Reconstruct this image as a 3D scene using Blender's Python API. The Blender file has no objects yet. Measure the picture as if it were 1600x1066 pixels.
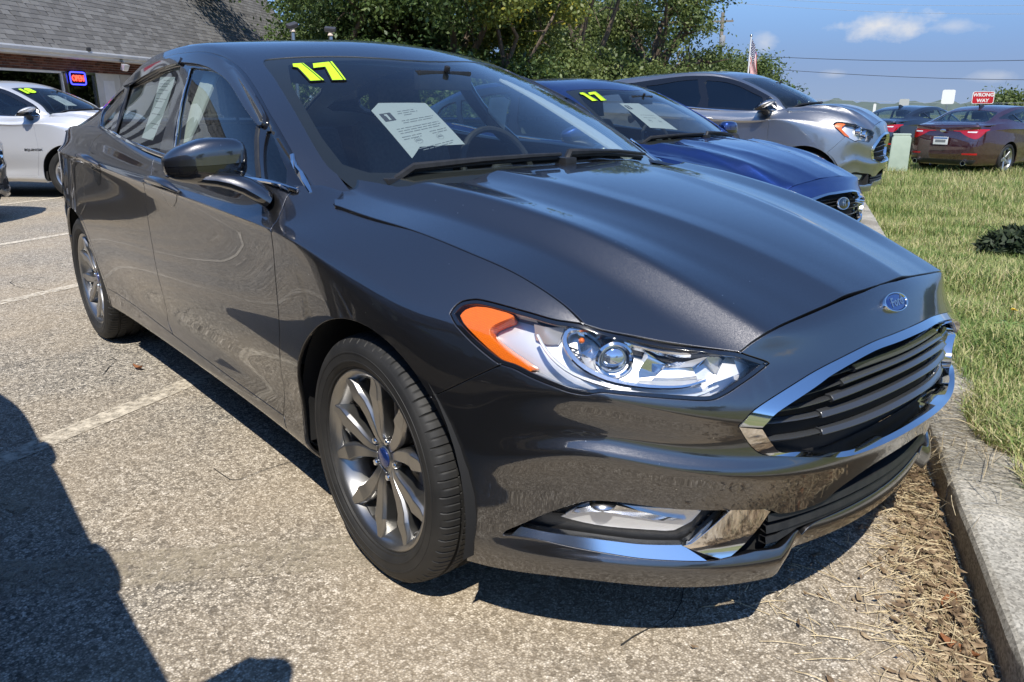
import bpy, bmesh, math, random, json
import numpy as np
from mathutils import Vector, Matrix
from mathutils.geometry import delaunay_2d_cdt
random.seed(7); rng=np.random.default_rng(7)
R=math.radians
scn=bpy.context.scene; COL=scn.collection
# ------------------------------------------------------------ camera, sky, sun, exposure
cam=bpy.data.cameras.new('camera'); camo=bpy.data.objects.new('camera',cam); COL.objects.link(camo)
cam.sensor_width=36.0; cam.lens=36.0*1184.9/1600; cam.clip_start=.05; cam.clip_end=3000
_yaw,_pit=2.42961,0.302007
_f=Vector((math.cos(_pit)*math.cos(_yaw),math.cos(_pit)*math.sin(_yaw),-math.sin(_pit)))
camo.rotation_mode='QUATERNION'
camo.rotation_quaternion=(_f.to_track_quat('-Z','Y').to_matrix() @ Matrix.Rotation(-0.0028,3,'Z')).to_quaternion()
camo.location=(1.5663,-1.76725,1.19805); scn.camera=camo
SUN_EL=R(57.0); SUN_AZ=math.atan2(-0.70,0.72)           # direction towards the sun, from +X counter-clockwise
sd=Vector((math.cos(SUN_EL)*math.cos(SUN_AZ),math.cos(SUN_EL)*math.sin(SUN_AZ),math.sin(SUN_EL)))
sun=bpy.data.lights.new('sun','SUN'); sun.energy=4.9; sun.angle=R(.53); sun.color=(1,.945,.855)
suno=bpy.data.objects.new('sun',sun); COL.objects.link(suno); suno.location=(20,-20,30)
suno.rotation_mode='QUATERNION'; suno.rotation_quaternion=sd.to_track_quat('Z','Y')
W=bpy.data.worlds.new('World'); scn.world=W; W.use_nodes=True
def build_world():
    nt=W.node_tree; nt.nodes.clear(); N=nt.nodes.new; L=nt.links.new
    out=N('ShaderNodeOutputWorld'); bg=N('ShaderNodeBackground'); bg.inputs[1].default_value=.135
    sky=N('ShaderNodeTexSky'); sky.sky_type='NISHITA'; sky.sun_disc=False; sky.sun_elevation=SUN_EL
    sky.sun_rotation=math.pi/2-SUN_AZ; sky.altitude=1000; sky.air_density=1.0; sky.dust_density=0.0; sky.ozone_density=4.0
    tc=N('ShaderNodeTexCoord')
    def math_(op,a,b=None):
        n=N('ShaderNodeMath'); n.operation=op
        for i,x in enumerate((a,b)):
            if x is None: continue
            if isinstance(x,(int,float)): n.inputs[i].default_value=x
            else: L(x,n.inputs[i])
        return n.outputs[0]
    nz=N('ShaderNodeTexNoise'); nz.inputs['Scale'].default_value=26; nz.inputs['Detail'].default_value=7; nz.inputs['Roughness'].default_value=.6
    mp=N('ShaderNodeMapping'); mp.inputs['Scale'].default_value=(1,1,1.7); L(tc.outputs['Generated'],mp.inputs[0]); L(mp.outputs[0],nz.inputs['Vector'])
    mask=None
    # fair-weather cumulus low over the horizon: direction (azimuth, elevation), half sizes in degrees, density
    for az,el,wa,we,de in ((114.6,4.75,3.0,.95,1.0),(110.7,4.5,1.6,.5,.45),(121.9,3.9,1.0,.9,.5),(117.3,1.9,.8,.3,.35),(108.0,1.6,1.5,.4,.35),(96,5.2,4,1.1,.9),(150,14,6,1.4,.8),(75,7,6,1.6,.9),(20,11,8,2,.8),(-60,9,7,2,.8),(215,9,7,2,.8),(260,16,8,2,.7)):
        d=Vector((math.cos(R(el))*math.cos(R(az)),math.cos(R(el))*math.sin(R(az)),math.sin(R(el))))
        e=Vector((-math.sin(R(az)),math.cos(R(az)),0)); u=d.cross(e)*-1
        def dot(v,s):
            n=N('ShaderNodeVectorMath'); n.operation='DOT_PRODUCT'; L(tc.outputs['Generated'],n.inputs[0]); n.inputs[1].default_value=v
            return math_('DIVIDE',n.outputs['Value'],math.sin(R(s)))
        a=dot(e,wa); b=math_('SUBTRACT',dot(u,we),math.sin(0))
        n=N('ShaderNodeVectorMath'); n.operation='DOT_PRODUCT'; L(tc.outputs['Generated'],n.inputs[0]); n.inputs[1].default_value=u
        b=n.outputs['Value']; b=math_('DIVIDE',b,math.sin(R(we)))
        r2=math_('ADD',math_('MULTIPLY',a,a),math_('MULTIPLY',b,b))
        f=N('ShaderNodeVectorMath'); f.operation='DOT_PRODUCT'; L(tc.outputs['Generated'],f.inputs[0]); f.inputs[1].default_value=d
        m=math_('SUBTRACT',1.0,math_('SQRT',r2)); m=math_('ADD',math_('MULTIPLY',m,.9),math_('MULTIPLY',math_('SUBTRACT',nz.outputs[0],.5),2.2))
        m=math_('MULTIPLY',math_('MINIMUM',math_('MAXIMUM',m,0),1.0),de); m=math_('MULTIPLY',m,math_('GREATER_THAN',f.outputs['Value'],.9))
        mask=m if mask is None else math_('MAXIMUM',mask,m)
    mask=math_('MINIMUM',mask,1.0)
    # even band of summer haze all round the horizon
    sp=N('ShaderNodeSeparateXYZ'); L(tc.outputs['Generated'],sp.inputs[0])
    hz=N('ShaderNodeMapRange'); hz.interpolation_type='SMOOTHSTEP'; L(sp.outputs[2],hz.inputs[0]); hz.inputs[1].default_value=.03; hz.inputs[2].default_value=.26; hz.inputs[3].default_value=1; hz.inputs[4].default_value=0
    h2=N('ShaderNodeMapRange'); h2.interpolation_type='SMOOTHSTEP'; L(sp.outputs[2],h2.inputs[0]); h2.inputs[1].default_value=-.01; h2.inputs[2].default_value=.10
    hc=N('ShaderNodeMix'); hc.data_type='RGBA'; L(h2.outputs[0],hc.inputs[0]); hc.inputs[6].default_value=(2.0,2.68,3.95,1); hc.inputs[7].default_value=(1.35,2.3,4.35,1)
    tn=N('ShaderNodeMix'); tn.data_type='RGBA'; tn.blend_type='MULTIPLY'; tn.inputs[0].default_value=1; L(sky.outputs[0],tn.inputs[6]); tn.inputs[7].default_value=(.88,1.05,1.22,1)
    sk=N('ShaderNodeMix'); sk.data_type='RGBA'; L(hz.outputs[0],sk.inputs[0]); L(tn.outputs[2],sk.inputs[6]); L(hc.outputs[2],sk.inputs[7])
    mx=N('ShaderNodeMix'); mx.data_type='RGBA'; L(mask,mx.inputs[0]); L(sk.outputs[2],mx.inputs[6]); mx.inputs[7].default_value=(5.0,5.05,5.2,1)
    L(mx.outputs[2],bg.inputs[0]); L(bg.outputs[0],out.inputs[0])
build_world()
vs=scn.view_settings; vs.view_transform='Standard'; vs.look='None'; vs.exposure=0.22; vs.gamma=1.0; vs.use_curve_mapping=False
scn.cycles.max_bounces=10; scn.cycles.transparent_max_bounces=24; scn.cycles.glossy_bounces=6; scn.cycles.transmission_bounces=8
scn.cycles.caustics_reflective=False; scn.cycles.caustics_refractive=False; scn.cycles.sample_clamp_indirect=6

# ------------------------------------------------------------ helpers
def tag(o,label=None,cat=None,group=None,kind=None):
    for k,v in (('label',label),('category',cat),('group',group),('kind',kind)):
        if v: o[k]=v
    return o
def link(o,parent=None):
    COL.objects.link(o)
    if parent is not None: o.parent=parent
    return o
def empty(name,loc=(0,0,0),rz=0,parent=None):
    o=bpy.data.objects.new(name,None); o.empty_display_size=.1; o.location=loc; o.rotation_euler=(0,0,rz); return link(o,parent)
def mesh(name,V,F,mat,parent=None,smooth=False,normals=None):
    me=bpy.data.meshes.new(name); me.from_pydata([tuple(v) for v in V],[],[tuple(f) for f in F]); 
    for m in (mat if isinstance(mat,(list,tuple)) else [mat]): me.materials.append(m)
    if smooth or normals is not None:
        me.polygons.foreach_set('use_smooth',[True]*len(me.polygons))
    if normals is not None: me.normals_split_custom_set_from_vertices([tuple(n) for n in normals])
    me.update()
    return link(bpy.data.objects.new(name,me),parent)
class MB:
    """collects simple solids, linked as one mesh"""
    def __init__(s): s.V=[]; s.F=[]; s.S=[]
    def add(s,V,F,sm=False):
        n=len(s.V); s.V+=[tuple(v) for v in V]; s.F+=[tuple(i+n for i in f) for f in F]; s.S+=[sm]*len(F); return s
    def box(s,c,d,rz=0,M=None):
        V=[Vector((x*d[0]/2,y*d[1]/2,z*d[2]/2)) for x in(-1,1) for y in(-1,1) for z in(-1,1)]
        if rz: V=[Matrix.Rotation(rz,3,'Z')@v for v in V]
        if M is not None: V=[M@v for v in V]
        return s.add([v+Vector(c) for v in V],[(0,1,3,2),(4,6,7,5),(0,4,5,1),(2,3,7,6),(0,2,6,4),(1,5,7,3)])
    def prism(s,poly,axis,a,b):
        def P(p,t): return {'x':(t,p[0],p[1]),'y':(p[0],t,p[1]),'z':(p[0],p[1],t)}[axis]
        n=len(poly); V=[P(p,a) for p in poly]+[P(p,b) for p in poly]
        return s.add(V,[tuple(range(n))[::-1],tuple(range(n,2*n))]+[(i,(i+1)%n,n+(i+1)%n,n+i) for i in range(n)])
    def tube(s,pts,r,k=8,cap=True,flat=None):
        pts=[Vector(p) for p in pts]; n=len(pts); rs=r if isinstance(r,(list,tuple)) else [r]*n
        V=[];F=[]; up=Vector((0,0,1)); prev=None
        for i,p in enumerate(pts):
            t=(pts[min(i+1,n-1)]-pts[max(i-1,0)]).normalized()
            a=prev if prev is not None else (up if abs(t.z)<.95 else Vector((1,0,0)))
            x=(a-t*a.dot(t)).normalized(); prev=x; y=t.cross(x)
            for j in range(k):
                w=2*math.pi*j/k; V.append(p+x*math.cos(w)*rs[i]*(flat or 1)+y*math.sin(w)*rs[i])
        for i in range(n-1):
            for j in range(k): F.append((i*k+j,i*k+(j+1)%k,(i+1)*k+(j+1)%k,(i+1)*k+j))
        if cap: F+= [tuple(range(k))[::-1],tuple(range((n-1)*k,n*k))]
        return s.add(V,F,True)
    def lathe(s,prof,k=48,c=(0,0,0),axis='y',closed=False):
        V=[];F=[];n=len(prof)
        for j in range(k):
            w=2*math.pi*j/k
            for (r,h) in prof:
                a,b=r*math.cos(w),r*math.sin(w)
                V.append({'y':(c[0]+a,c[1]+h,c[2]+b),'z':(c[0]+a,c[1]+b,c[2]+h),'x':(c[0]+h,c[1]+a,c[2]+b)}[axis])
        for j in range(k):
            q=(j+1)%k
            for i in range(n-(0 if closed else 1)):
                i2=(i+1)%n; F.append((j*n+i,j*n+i2,q*n+i2,q*n+i))
        return s.add(V,F,True)
    def ball(s,c,r,seg=16,ring=10):
        V=[];F=[]; r=r if isinstance(r,(tuple,list)) else (r,r,r)
        for i in range(ring+1):
            t=math.pi*i/ring
            for j in range(seg):
                w=2*math.pi*j/seg; V.append((c[0]+r[0]*math.sin(t)*math.cos(w),c[1]+r[1]*math.sin(t)*math.sin(w),c[2]+r[2]*math.cos(t)))
        for i in range(ring):
            for j in range(seg): F.append((i*seg+j,(i+1)*seg+j,(i+1)*seg+(j+1)%seg,i*seg+(j+1)%seg))
        return s.add(V,F,True)
    def build(s,name,mat,parent=None,bevel=0,seg=2,angle=35,loc=None):
        me=bpy.data.meshes.new(name); me.from_pydata(s.V,[],s.F); me.materials.append(mat)
        bm=bmesh.new(); bm.from_mesh(me)
        bm.faces.ensure_lookup_table()
        for f,q in zip(bm.faces,s.S): f.smooth=q
        bmesh.ops.recalc_face_normals(bm,faces=bm.faces)
        if bevel:
            es=[e for e in bm.edges if len(e.link_faces)==2 and e.calc_face_angle(0)>R(angle)]
            bmesh.ops.bevel(bm,geom=es,offset=bevel,segments=seg,profile=.7,affect='EDGES',clamp_overlap=True)
            for f in bm.faces: f.smooth=True
        for e in bm.edges:
            if len(e.link_faces)==2 and e.calc_face_angle(0)>R(angle): e.smooth=False
        bm.to_mesh(me); bm.free(); me.update()
        o=bpy.data.objects.new(name,me)
        if loc is not None: o.location=loc
        return link(o,parent)
_font=None
def text_mesh(name,body,size,mat,parent=None,M=None,extrude=.002,shear=0,bold=0,sx=1,align='CENTER'):
    cu=bpy.data.curves.new('lettering','FONT'); cu.body=body; cu.size=size; cu.extrude=extrude; cu.shear=shear; cu.offset=bold; cu.align_x=align; cu.align_y='CENTER'; cu.resolution_u=3
    ob=bpy.data.objects.new('lettering',cu); COL.objects.link(ob)
    dg=bpy.context.evaluated_depsgraph_get(); me=bpy.data.meshes.new_from_object(ob.evaluated_get(dg)); 
    COL.objects.unlink(ob); bpy.data.objects.remove(ob); bpy.data.curves.remove(cu)
    me.name=name; me.materials.clear(); me.materials.append(mat)
    if sx!=1: me.transform(Matrix.Diagonal((sx,1,1,1)))
    o=bpy.data.objects.new(name,me); link(o,parent)
    if M is not None: o.matrix_local=M
    return o
def frame_M(o,x,y):
    x=Vector(x).normalized(); y=Vector(y); y=(y-x*y.dot(x)).normalized(); z=x.cross(y)
    M=Matrix((x,y,z)).transposed().to_4x4(); M.translation=Vector(o); return M

# ------------------------------------------------------------ materials
MATS={}
def mat(name,color=(.5,.5,.5),rough=.5,metal=0,coat=0,coat_r=.03,emit=None,es=0,spec=None,trans=0,ior=None,alpha=1):
    m=bpy.data.materials.new(name); m.use_nodes=True; b=m.node_tree.nodes['Principled BSDF']
    b.inputs['Base Color'].default_value=(*color,1); b.inputs['Roughness'].default_value=rough; b.inputs['Metallic'].default_value=metal
    b.inputs['Coat Weight'].default_value=coat; b.inputs['Coat Roughness'].default_value=coat_r
    if spec is not None: b.inputs['Specular IOR Level'].default_value=spec
    if emit: b.inputs['Emission Color'].default_value=(*emit,1); b.inputs['Emission Strength'].default_value=es
    b.inputs['Transmission Weight'].default_value=trans
    if ior: b.inputs['IOR'].default_value=ior
    MATS[name]=m; return m
def nodes(m):
    nt=m.node_tree
    return nt,nt.nodes.new,nt.links.new,nt.nodes['Principled BSDF']
def noise(N,L,scale,detail=4,rough=.55,vec=None,coord='Object',dist=0):
    n=N('ShaderNodeTexNoise'); n.inputs['Scale'].default_value=scale; n.inputs['Detail'].default_value=detail; n.inputs['Roughness'].default_value=rough; n.inputs['Distortion'].default_value=dist
    if vec is None:
        t=N('ShaderNodeTexCoord'); vec=t.outputs[coord]
    L(vec,n.inputs['Vector']); return n.outputs[0]
def ramp(N,L,fac,stops):
    r=N('ShaderNodeValToRGB'); e=r.color_ramp.elements
    while len(e)<len(stops): e.new(.5)
    for q,(p,c) in zip(e,stops): q.position=p; q.color=(*c,1) if len(c)==3 else c
    L(fac,r.inputs[0]); return r.outputs[0]
def mixc(N,L,fac,a,b,mode='MIX'):
    n=N('ShaderNodeMix'); n.data_type='RGBA'; n.blend_type=mode
    for i,x in ((0,fac),(6,a),(7,b)):
        if isinstance(x,(int,float)): n.inputs[i].default_value=x
        elif isinstance(x,tuple): n.inputs[i].default_value=(*x,1)
        else: L(x,n.inputs[i])
    return n.outputs[2]
def bump(N,L,b,h,strength=.3,dist=.01):
    n=N('ShaderNodeBump'); n.inputs['Strength'].default_value=strength; n.inputs['Distance'].default_value=dist; L(h,n.inputs['Height']); L(n.outputs[0],b.inputs['Normal'])
def varied(name,c1,c2,scale,rough=.8,bs=0,bd=.01,detail=5,**k):
    m=mat(name,c1,rough,**k); nt,N,L,b=nodes(m); f=noise(N,L,scale,detail); L(ramp(N,L,f,[(.35,c1),(.65,c2)]),b.inputs['Base Color'])
    if bs: bump(N,L,b,f,bs,bd)
    return m
def car_paint(name,c,metal=.65,rough=.34,flake=.24,dust=.05):
    m=mat(name,c,rough,metal,coat=1,coat_r=.015); nt,N,L,b=nodes(m)
    t=N('ShaderNodeTexCoord')
    v=N('ShaderNodeTexVoronoi'); v.inputs['Scale'].default_value=1900; L(t.outputs['Object'],v.inputs['Vector'])
    # metal flake: each cell tilts the base coat a little
    s=N('ShaderNodeVectorMath'); s.operation='SUBTRACT'; L(v.outputs['Color'],s.inputs[0]); s.inputs[1].default_value=(.5,.5,.5)
    sc=N('ShaderNodeVectorMath'); sc.operation='SCALE'; L(s.outputs[0],sc.inputs[0]); sc.inputs['Scale'].default_value=flake
    g=N('ShaderNodeNewGeometry'); a=N('ShaderNodeVectorMath'); a.operation='ADD'; L(g.outputs['Normal'],a.inputs[0]); L(sc.outputs[0],a.inputs[1])
    nn=N('ShaderNodeVectorMath'); nn.operation='NORMALIZE'; L(a.outputs[0],nn.inputs[0]); L(nn.outputs[0],b.inputs['Normal'])
    L(g.outputs['Normal'],b.inputs['Coat Normal'])
    b.inputs['Coat IOR'].default_value=2.05
    # thin film of dust, a few specks
    d=noise(N,L,5,6,.65,t.outputs['Object'])
    sp=N('ShaderNodeTexVoronoi'); sp.inputs['Scale'].default_value=34; L(t.outputs['Object'],sp.inputs['Vector'])
    spk=ramp(N,L,sp.outputs['Distance'],[(0,(1,1,1)),(.03,(1,1,1)),(.045,(0,0,0))])
    rn=ramp(N,L,d,[(.5,(0,0,0)),(.62,(1,1,1))])
    df=mixc(N,L,1.0,spk,rn,'MULTIPLY')
    c1=mixc(N,L,ramp(N,L,d,[(.3,(0,0,0)),(.75,(dust,dust,dust))]),c,(.45,.42,.36))
    L(mixc(N,L,df,c1,(.6,.6,.58)),b.inputs['Base Color'])
    L(ramp(N,L,d,[(.3,(.006,)*3),(.8,(.022,)*3)]),b.inputs['Coat Roughness'])
    return m
M_paint=car_paint('grey_metallic_paint',(.072,.071,.074),.92,.35,.17,.008)
M_blue=car_paint('blue_metallic_paint',(.006,.034,.20),.90,.34)
M_silver=car_paint('silver_grey_paint',(.36,.36,.365),.95,.36)
M_white=car_paint('silver_white_paint',(.62,.63,.65),.35,.4,.25)
M_maroon=car_paint('maroon_paint',(.050,.004,.010),.5,.35)
M_black=car_paint('black_paint',(.004,.004,.005),.1,.3,.1,.02)
M_dgrey=car_paint('charcoal_paint',(.035,.038,.04),.6,.35)
M_navy=car_paint('dark_navy_paint',(.010,.013,.022),.4,.35)
M_chrome=mat('chrome',(.78,.79,.80),.06,1)
M_brightstrip=mat('bright_trim',(.86,.87,.89),.20,1)
M_satin=mat('satin_metal',(.55,.55,.56),.28,1)
M_black_gloss=mat('gloss_black',(.008,.008,.009),.12,coat=1)
M_plastic=varied('black_plastic',(.012,.012,.013),(.022,.022,.022),40,.5)
M_grille=mat('grille_bar_plastic',(.055,.058,.062),.25,.3,coat=.8)
M_dark=mat('dark_cavity',(.006,.006,.006),.9)
M_under=mat('underbody',(.012,.012,.012),.85)
M_rubber=varied('tyre_rubber',(.011,.011,.011),(.026,.025,.023),9,.66,.10,.002)
M_rim=mat('machined_grey_alloy',(.33,.325,.315),.30,.95,coat=.4)
M_rim_s=mat('silver_alloy',(.5,.5,.5),.3,.9)
M_brake=varied('brake_steel',(.25,.24,.23),(.35,.3,.26),30,.4,metal=.9)
M_rust=varied('rusty_steel',(.12,.06,.035),(.2,.12,.08),30,.8)
M_seat=varied('grey_cloth',(.09,.09,.09),(.13,.13,.125),60,.95)
M_beige=varied('light_trim_cloth',(.50,.50,.46),(.56,.56,.52),60,.95)
M_dash=varied('dash_plastic',(.02,.02,.022),(.03,.03,.03),50,.7)
M_paper=mat('white_paper',(.82,.84,.83),.7)
def _thin_paper():
    nt,N,L,b=nodes(M_paper); t=N('ShaderNodeBsdfTranslucent'); t.inputs[0].default_value=(.80,.83,.81,1); m=N('ShaderNodeMixShader'); m.inputs[0].default_value=.5
    L(b.outputs[0],m.inputs[1]); L(t.outputs[0],m.inputs[2]); L(m.outputs[0],nt.nodes['Material Output'].inputs[0])
_thin_paper()
M_ink=mat('printing_ink',(.06,.06,.07),.8)
M_greyink=mat('pale_printing_ink',(.20,.21,.22),.8)
M_lime=mat('lime_vinyl',(.52,.90,.015),.45)
M_vinylblk=mat('black_vinyl',(.01,.01,.01),.4)
M_fordblue=mat('badge_blue',(.012,.035,.16),.2,.3,coat=1)
M_reflector=mat('bright_reflector',(.86,.87,.88),.10,1)
M_lampsilver=mat('lamp_housing_silver',(.80,.81,.82),.32,.6)
M_amber=mat('amber_reflector',(.95,.20,.006),.25,0,coat=.8)
def _amber():
    nt,N,L,b=nodes(M_amber); t=N('ShaderNodeTexCoord'); br=N('ShaderNodeTexBrick'); br.inputs['Scale'].default_value=95; br.inputs['Mortar Size'].default_value=.03; br.inputs['Color1'].default_value=(1,1,1,1); br.inputs['Color2'].default_value=(.8,.8,.8,1); br.inputs['Mortar'].default_value=(.2,.2,.2,1)
    mp=N('ShaderNodeMapping'); mp.inputs['Rotation'].default_value=(R(90),0,R(35)); L(t.outputs['Object'],mp.inputs[0]); L(mp.outputs[0],br.inputs['Vector'])
    L(mixc(N,L,br.outputs['Color'],(.55,.075,.003),(.95,.20,.006)),b.inputs['Base Color']); bump(N,L,b,br.outputs['Color'],.6,.002)
_amber()
M_red=mat('red_lamp_plastic',(.42,.006,.010),.12,0,coat=1)
M_clearwhite=mat('pale_lamp_plastic',(.75,.75,.75),.15,coat=1)
def clear(name,tint,gloss=1.0,rough=0.0,ior=1.5,dirt=0.0):
    """thin clear pane: fresnel mirror over a tinted see-through sheet"""
    m=bpy.data.materials.new(name); m.use_nodes=True; nt=m.node_tree; nt.nodes.clear(); N=nt.nodes.new; L=nt.links.new
    o=N('ShaderNodeOutputMaterial'); t=N('ShaderNodeBsdfTransparent'); t.inputs[0].default_value=(*tint,1)
    g=N('ShaderNodeBsdfGlossy'); g.inputs['Roughness'].default_value=rough; g.inputs['Color'].default_value=(gloss,)*3+(1,)
    # two-sided fresnel (Schlick), the same seen from inside and outside
    ge=N('ShaderNodeNewGeometry'); dp=N('ShaderNodeVectorMath'); dp.operation='DOT_PRODUCT'; L(ge.outputs['Normal'],dp.inputs[0]); L(ge.outputs['Incoming'],dp.inputs[1])
    def mth(op,a,b=0.0):
        n=N('ShaderNodeMath'); n.operation=op
        for i,x in enumerate((a,b)):
            if isinstance(x,(int,float)): n.inputs[i].default_value=x
            else: L(x,n.inputs[i])
        return n.outputs[0]
    f0=((ior-1)/(ior+1))**2; cs=mth('SUBTRACT',1.0,mth('MINIMUM',mth('ABSOLUTE',dp.outputs['Value']),1.0))
    fr=mth('ADD',mth('MULTIPLY',mth('POWER',cs,5.0),1-f0),f0)
    mx=N('ShaderNodeMixShader'); L(fr,mx.inputs[0]); L(t.outputs[0],mx.inputs[1]); L(g.outputs[0],mx.inputs[2])
    last=mx
    if dirt:
        d=N('ShaderNodeBsdfDiffuse'); d.inputs[0].default_value=(.6,.58,.53,1); q=N('ShaderNodeMixShader')
        tc=N('ShaderNodeTexCoord'); n=N('ShaderNodeTexNoise'); n.inputs['Scale'].default_value=9; n.inputs['Detail'].default_value=8; n.inputs['Roughness'].default_value=.75; L(tc.outputs['Object'],n.inputs['Vector'])
        r=N('ShaderNodeMapRange'); r.inputs['From Min'].default_value=.3; r.inputs['From Max'].default_value=.75; r.inputs['To Min'].default_value=dirt*.5; r.inputs['To Max'].default_value=dirt*1.6
        L(n.outputs[0],r.inputs[0]); L(r.outputs[0],q.inputs[0]); L(mx.outputs[0],q.inputs[1]); L(d.outputs[0],q.inputs[2]); last=q
    L(last.outputs[0],o.inputs[0]); MATS[name]=m; return m
M_ws=clear('windscreen_glass',(.74,.82,.81),1.0,0,1.85,.005)
M_side=clear('side_glass',(.70,.78,.76),1.0,0,1.85,.002)
M_privacy=clear('dark_tinted_glass',(.06,.065,.07),1.0,0,1.9)
M_lens=clear('clear_lamp_cover',(.97,.97,.97),1.0,0,1.42)
M_smoke=mat('smoked_acrylic',(.018,.018,.020),.10,coat=1)
M_wglass=clear('shop_glass',(.35,.38,.38),1,0,1.6)

# ---------- sedan surfaces: half car, Y>=0 is mirrored to both sides ----------
def bsp(P,t):
    # uniform cubic B-spline weights: P (n,...) , t array in [0,n-1]; natural ends
    n=len(P); t=np.clip(t,0,n-1-1e-9); i=np.floor(t).astype(int); f=t-i
    w=np.stack([(1-f)**3/6,(3*f**3-6*f**2+4)/6,(-3*f**3+3*f**2+3*f+1)/6,f**3/6],-1)
    idx=i[...,None]+np.arange(-1,3)
    return idx,w
def ext_(P,axis,mirror0=False):
    P=np.moveaxis(P,axis,0)
    a=2*P[0]-P[1]
    if mirror0:
        a=P[1].copy(); a[...,1]*=-1
    e=2*P[-1]-P[-2]
    return np.moveaxis(np.concatenate([a[None],P,e[None]],0),0,axis)
class Net:
    def __init__(s,P,mirror='u'):
        P=np.array(P,float); s.nu,s.nv=P.shape[:2]; s.mir=mirror
        P=ext_(P,0,mirror=='u'); P=ext_(P,1,mirror=='v'); s.P=P
    def refine(s,n,rows=None,k=1.0):
        u,v=np.meshgrid(np.arange(s.nu),np.arange(s.nv),indexing='ij')
        T=s.P[1:-1,1:-1].copy()
        for _ in range(n):
            e=(T-s(u*1.0,v*1.0))*k
            if rows is not None:
                m=np.zeros(s.nv); m[rows]=1; e*=m[None,:,None]
            Q=s.P[1:-1,1:-1]+e
            s.P=ext_(ext_(Q,0,s.mir=='u'),1,s.mir=='v')
        return s
    def __call__(s,u,v):
        u=np.asarray(u,float); v=np.asarray(v,float)
        iu,wu=bsp(np.zeros(s.nu),u); iv,wv=bsp(np.zeros(s.nv),v)
        G=s.P[(iu+1)[...,:,None],(iv+1)[...,None,:]]
        return np.einsum('...i,...j,...ijk->...k',wu,wv,G)
    def frame(s,u,v,e=1e-3):
        a=(s(np.minimum(u+e,s.nu-1),v)-s(np.maximum(u-e,0),v)); b=(s(u,np.minimum(v+e,s.nv-1))-s(u,np.maximum(v-e,0)))
        ha=(np.minimum(u+e,s.nu-1)-np.maximum(u-e,0))[...,None]; hb=(np.minimum(v+e,s.nv-1)-np.maximum(v-e,0))[...,None]
        return a/ha,b/hb
def sstep(a,b,x):
    t=np.clip((x-a)/(b-a),0,1); return t*t*(3-2*t)
def crv(xs,ys):
    xs=np.array(xs,float); ys=np.array(ys,float)
    n=len(xs); h=np.diff(xs); A=np.zeros((n,n)); r=np.zeros(n); A[0,0]=A[-1,-1]=1
    for i in range(1,n-1):
        A[i,i-1],A[i,i],A[i,i+1]=h[i-1],2*(h[i-1]+h[i]),h[i]; r[i]=6*((ys[i+1]-ys[i])/h[i]-(ys[i]-ys[i-1])/h[i-1])
    m=np.linalg.solve(A,r)
    def ev(x):
        x=np.asarray(x,float); i=np.clip(np.searchsorted(xs,x)-1,0,n-2); t=x-xs[i]; H=h[i]
        b=(ys[i+1]-ys[i])/H-H*(2*m[i]+m[i+1])/6
        y=ys[i]+b*t+m[i]/2*t*t+(m[i+1]-m[i])/(6*H)*t**3
        return y
    return ev
# hood heightfield
zcen=crv([-.7,-.45,-.25,0,.25,.5,.7,.82,.95],[1.085,1.052,1.022,.995,.955,.902,.842,.795,.725])
yA=crv([-.7,-.45,0,.3,.55,.8,1.0],[.635,.615,.557,.515,.478,.440,.41])
yB=crv([-.7,-.2,.1,.4,.6,.8,1.0],[.30,.295,.262,.215,.182,.15,.12])
_yg=np.linspace(0,1.2,241)
def hood_z(x,y):
    x=np.asarray(x,float); y=np.abs(np.asarray(y,float))
    shp=np.broadcast(x,y).shape; x=np.broadcast_to(x,shp).ravel(); y=np.broadcast_to(y,shp).ravel()
    a=yA(x)[:,None]; b=yB(x)[:,None]; Y=_yg[None]
    fade=(1-0.45*sstep(.2,.85,x))[:,None]
    base=(.07+.16*sstep(.25,.88,x))[:,None]*(Y/.5)*(1-.5*sstep(.5,.75,Y))
    sB=fade*(-.05*sstep(b-.10,b-.05,Y)*(1-sstep(b-.02,b-.006,Y))+.16*sstep(b-.006,b+.006,Y)*(1-sstep(b+.012,b+.12,Y)))
    front=sstep(.45,.80,x)[:,None]
    sA=-.15*sstep(a-.15,a-.08,Y)*(1-sstep(a-.035,a-.012,Y))*(1-.5*front)+(.86-.22*front)*sstep(a-.013,a+.010,Y)*(1-(.90-.34*front)*sstep(a+.022,a+.090,Y))
    s=base*(1-sstep(a,a+.1,Y)*.6)+sB+sA
    # past the seam the surface keeps rolling down
    s=s+1.1*np.maximum(Y-.80,0)*4
    dz=np.cumsum((s[:,1:]+s[:,:-1])/2*(_yg[1]-_yg[0]),1); dz=np.concatenate([np.zeros((len(x),1)),dz],1)
    k=np.clip(y/(_yg[1]-_yg[0]),0,len(_yg)-1.001); i=k.astype(int); f=k-i; r=np.arange(len(x))
    d=dz[r,i]*(1-f)+dz[r,i+1]*f
    return (zcen(x)-d).reshape(shp)
def hood(x,y):
    x=np.asarray(x,float); y=np.asarray(y,float)
    return np.stack([x,y,hood_z(x,y)],-1)
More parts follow.
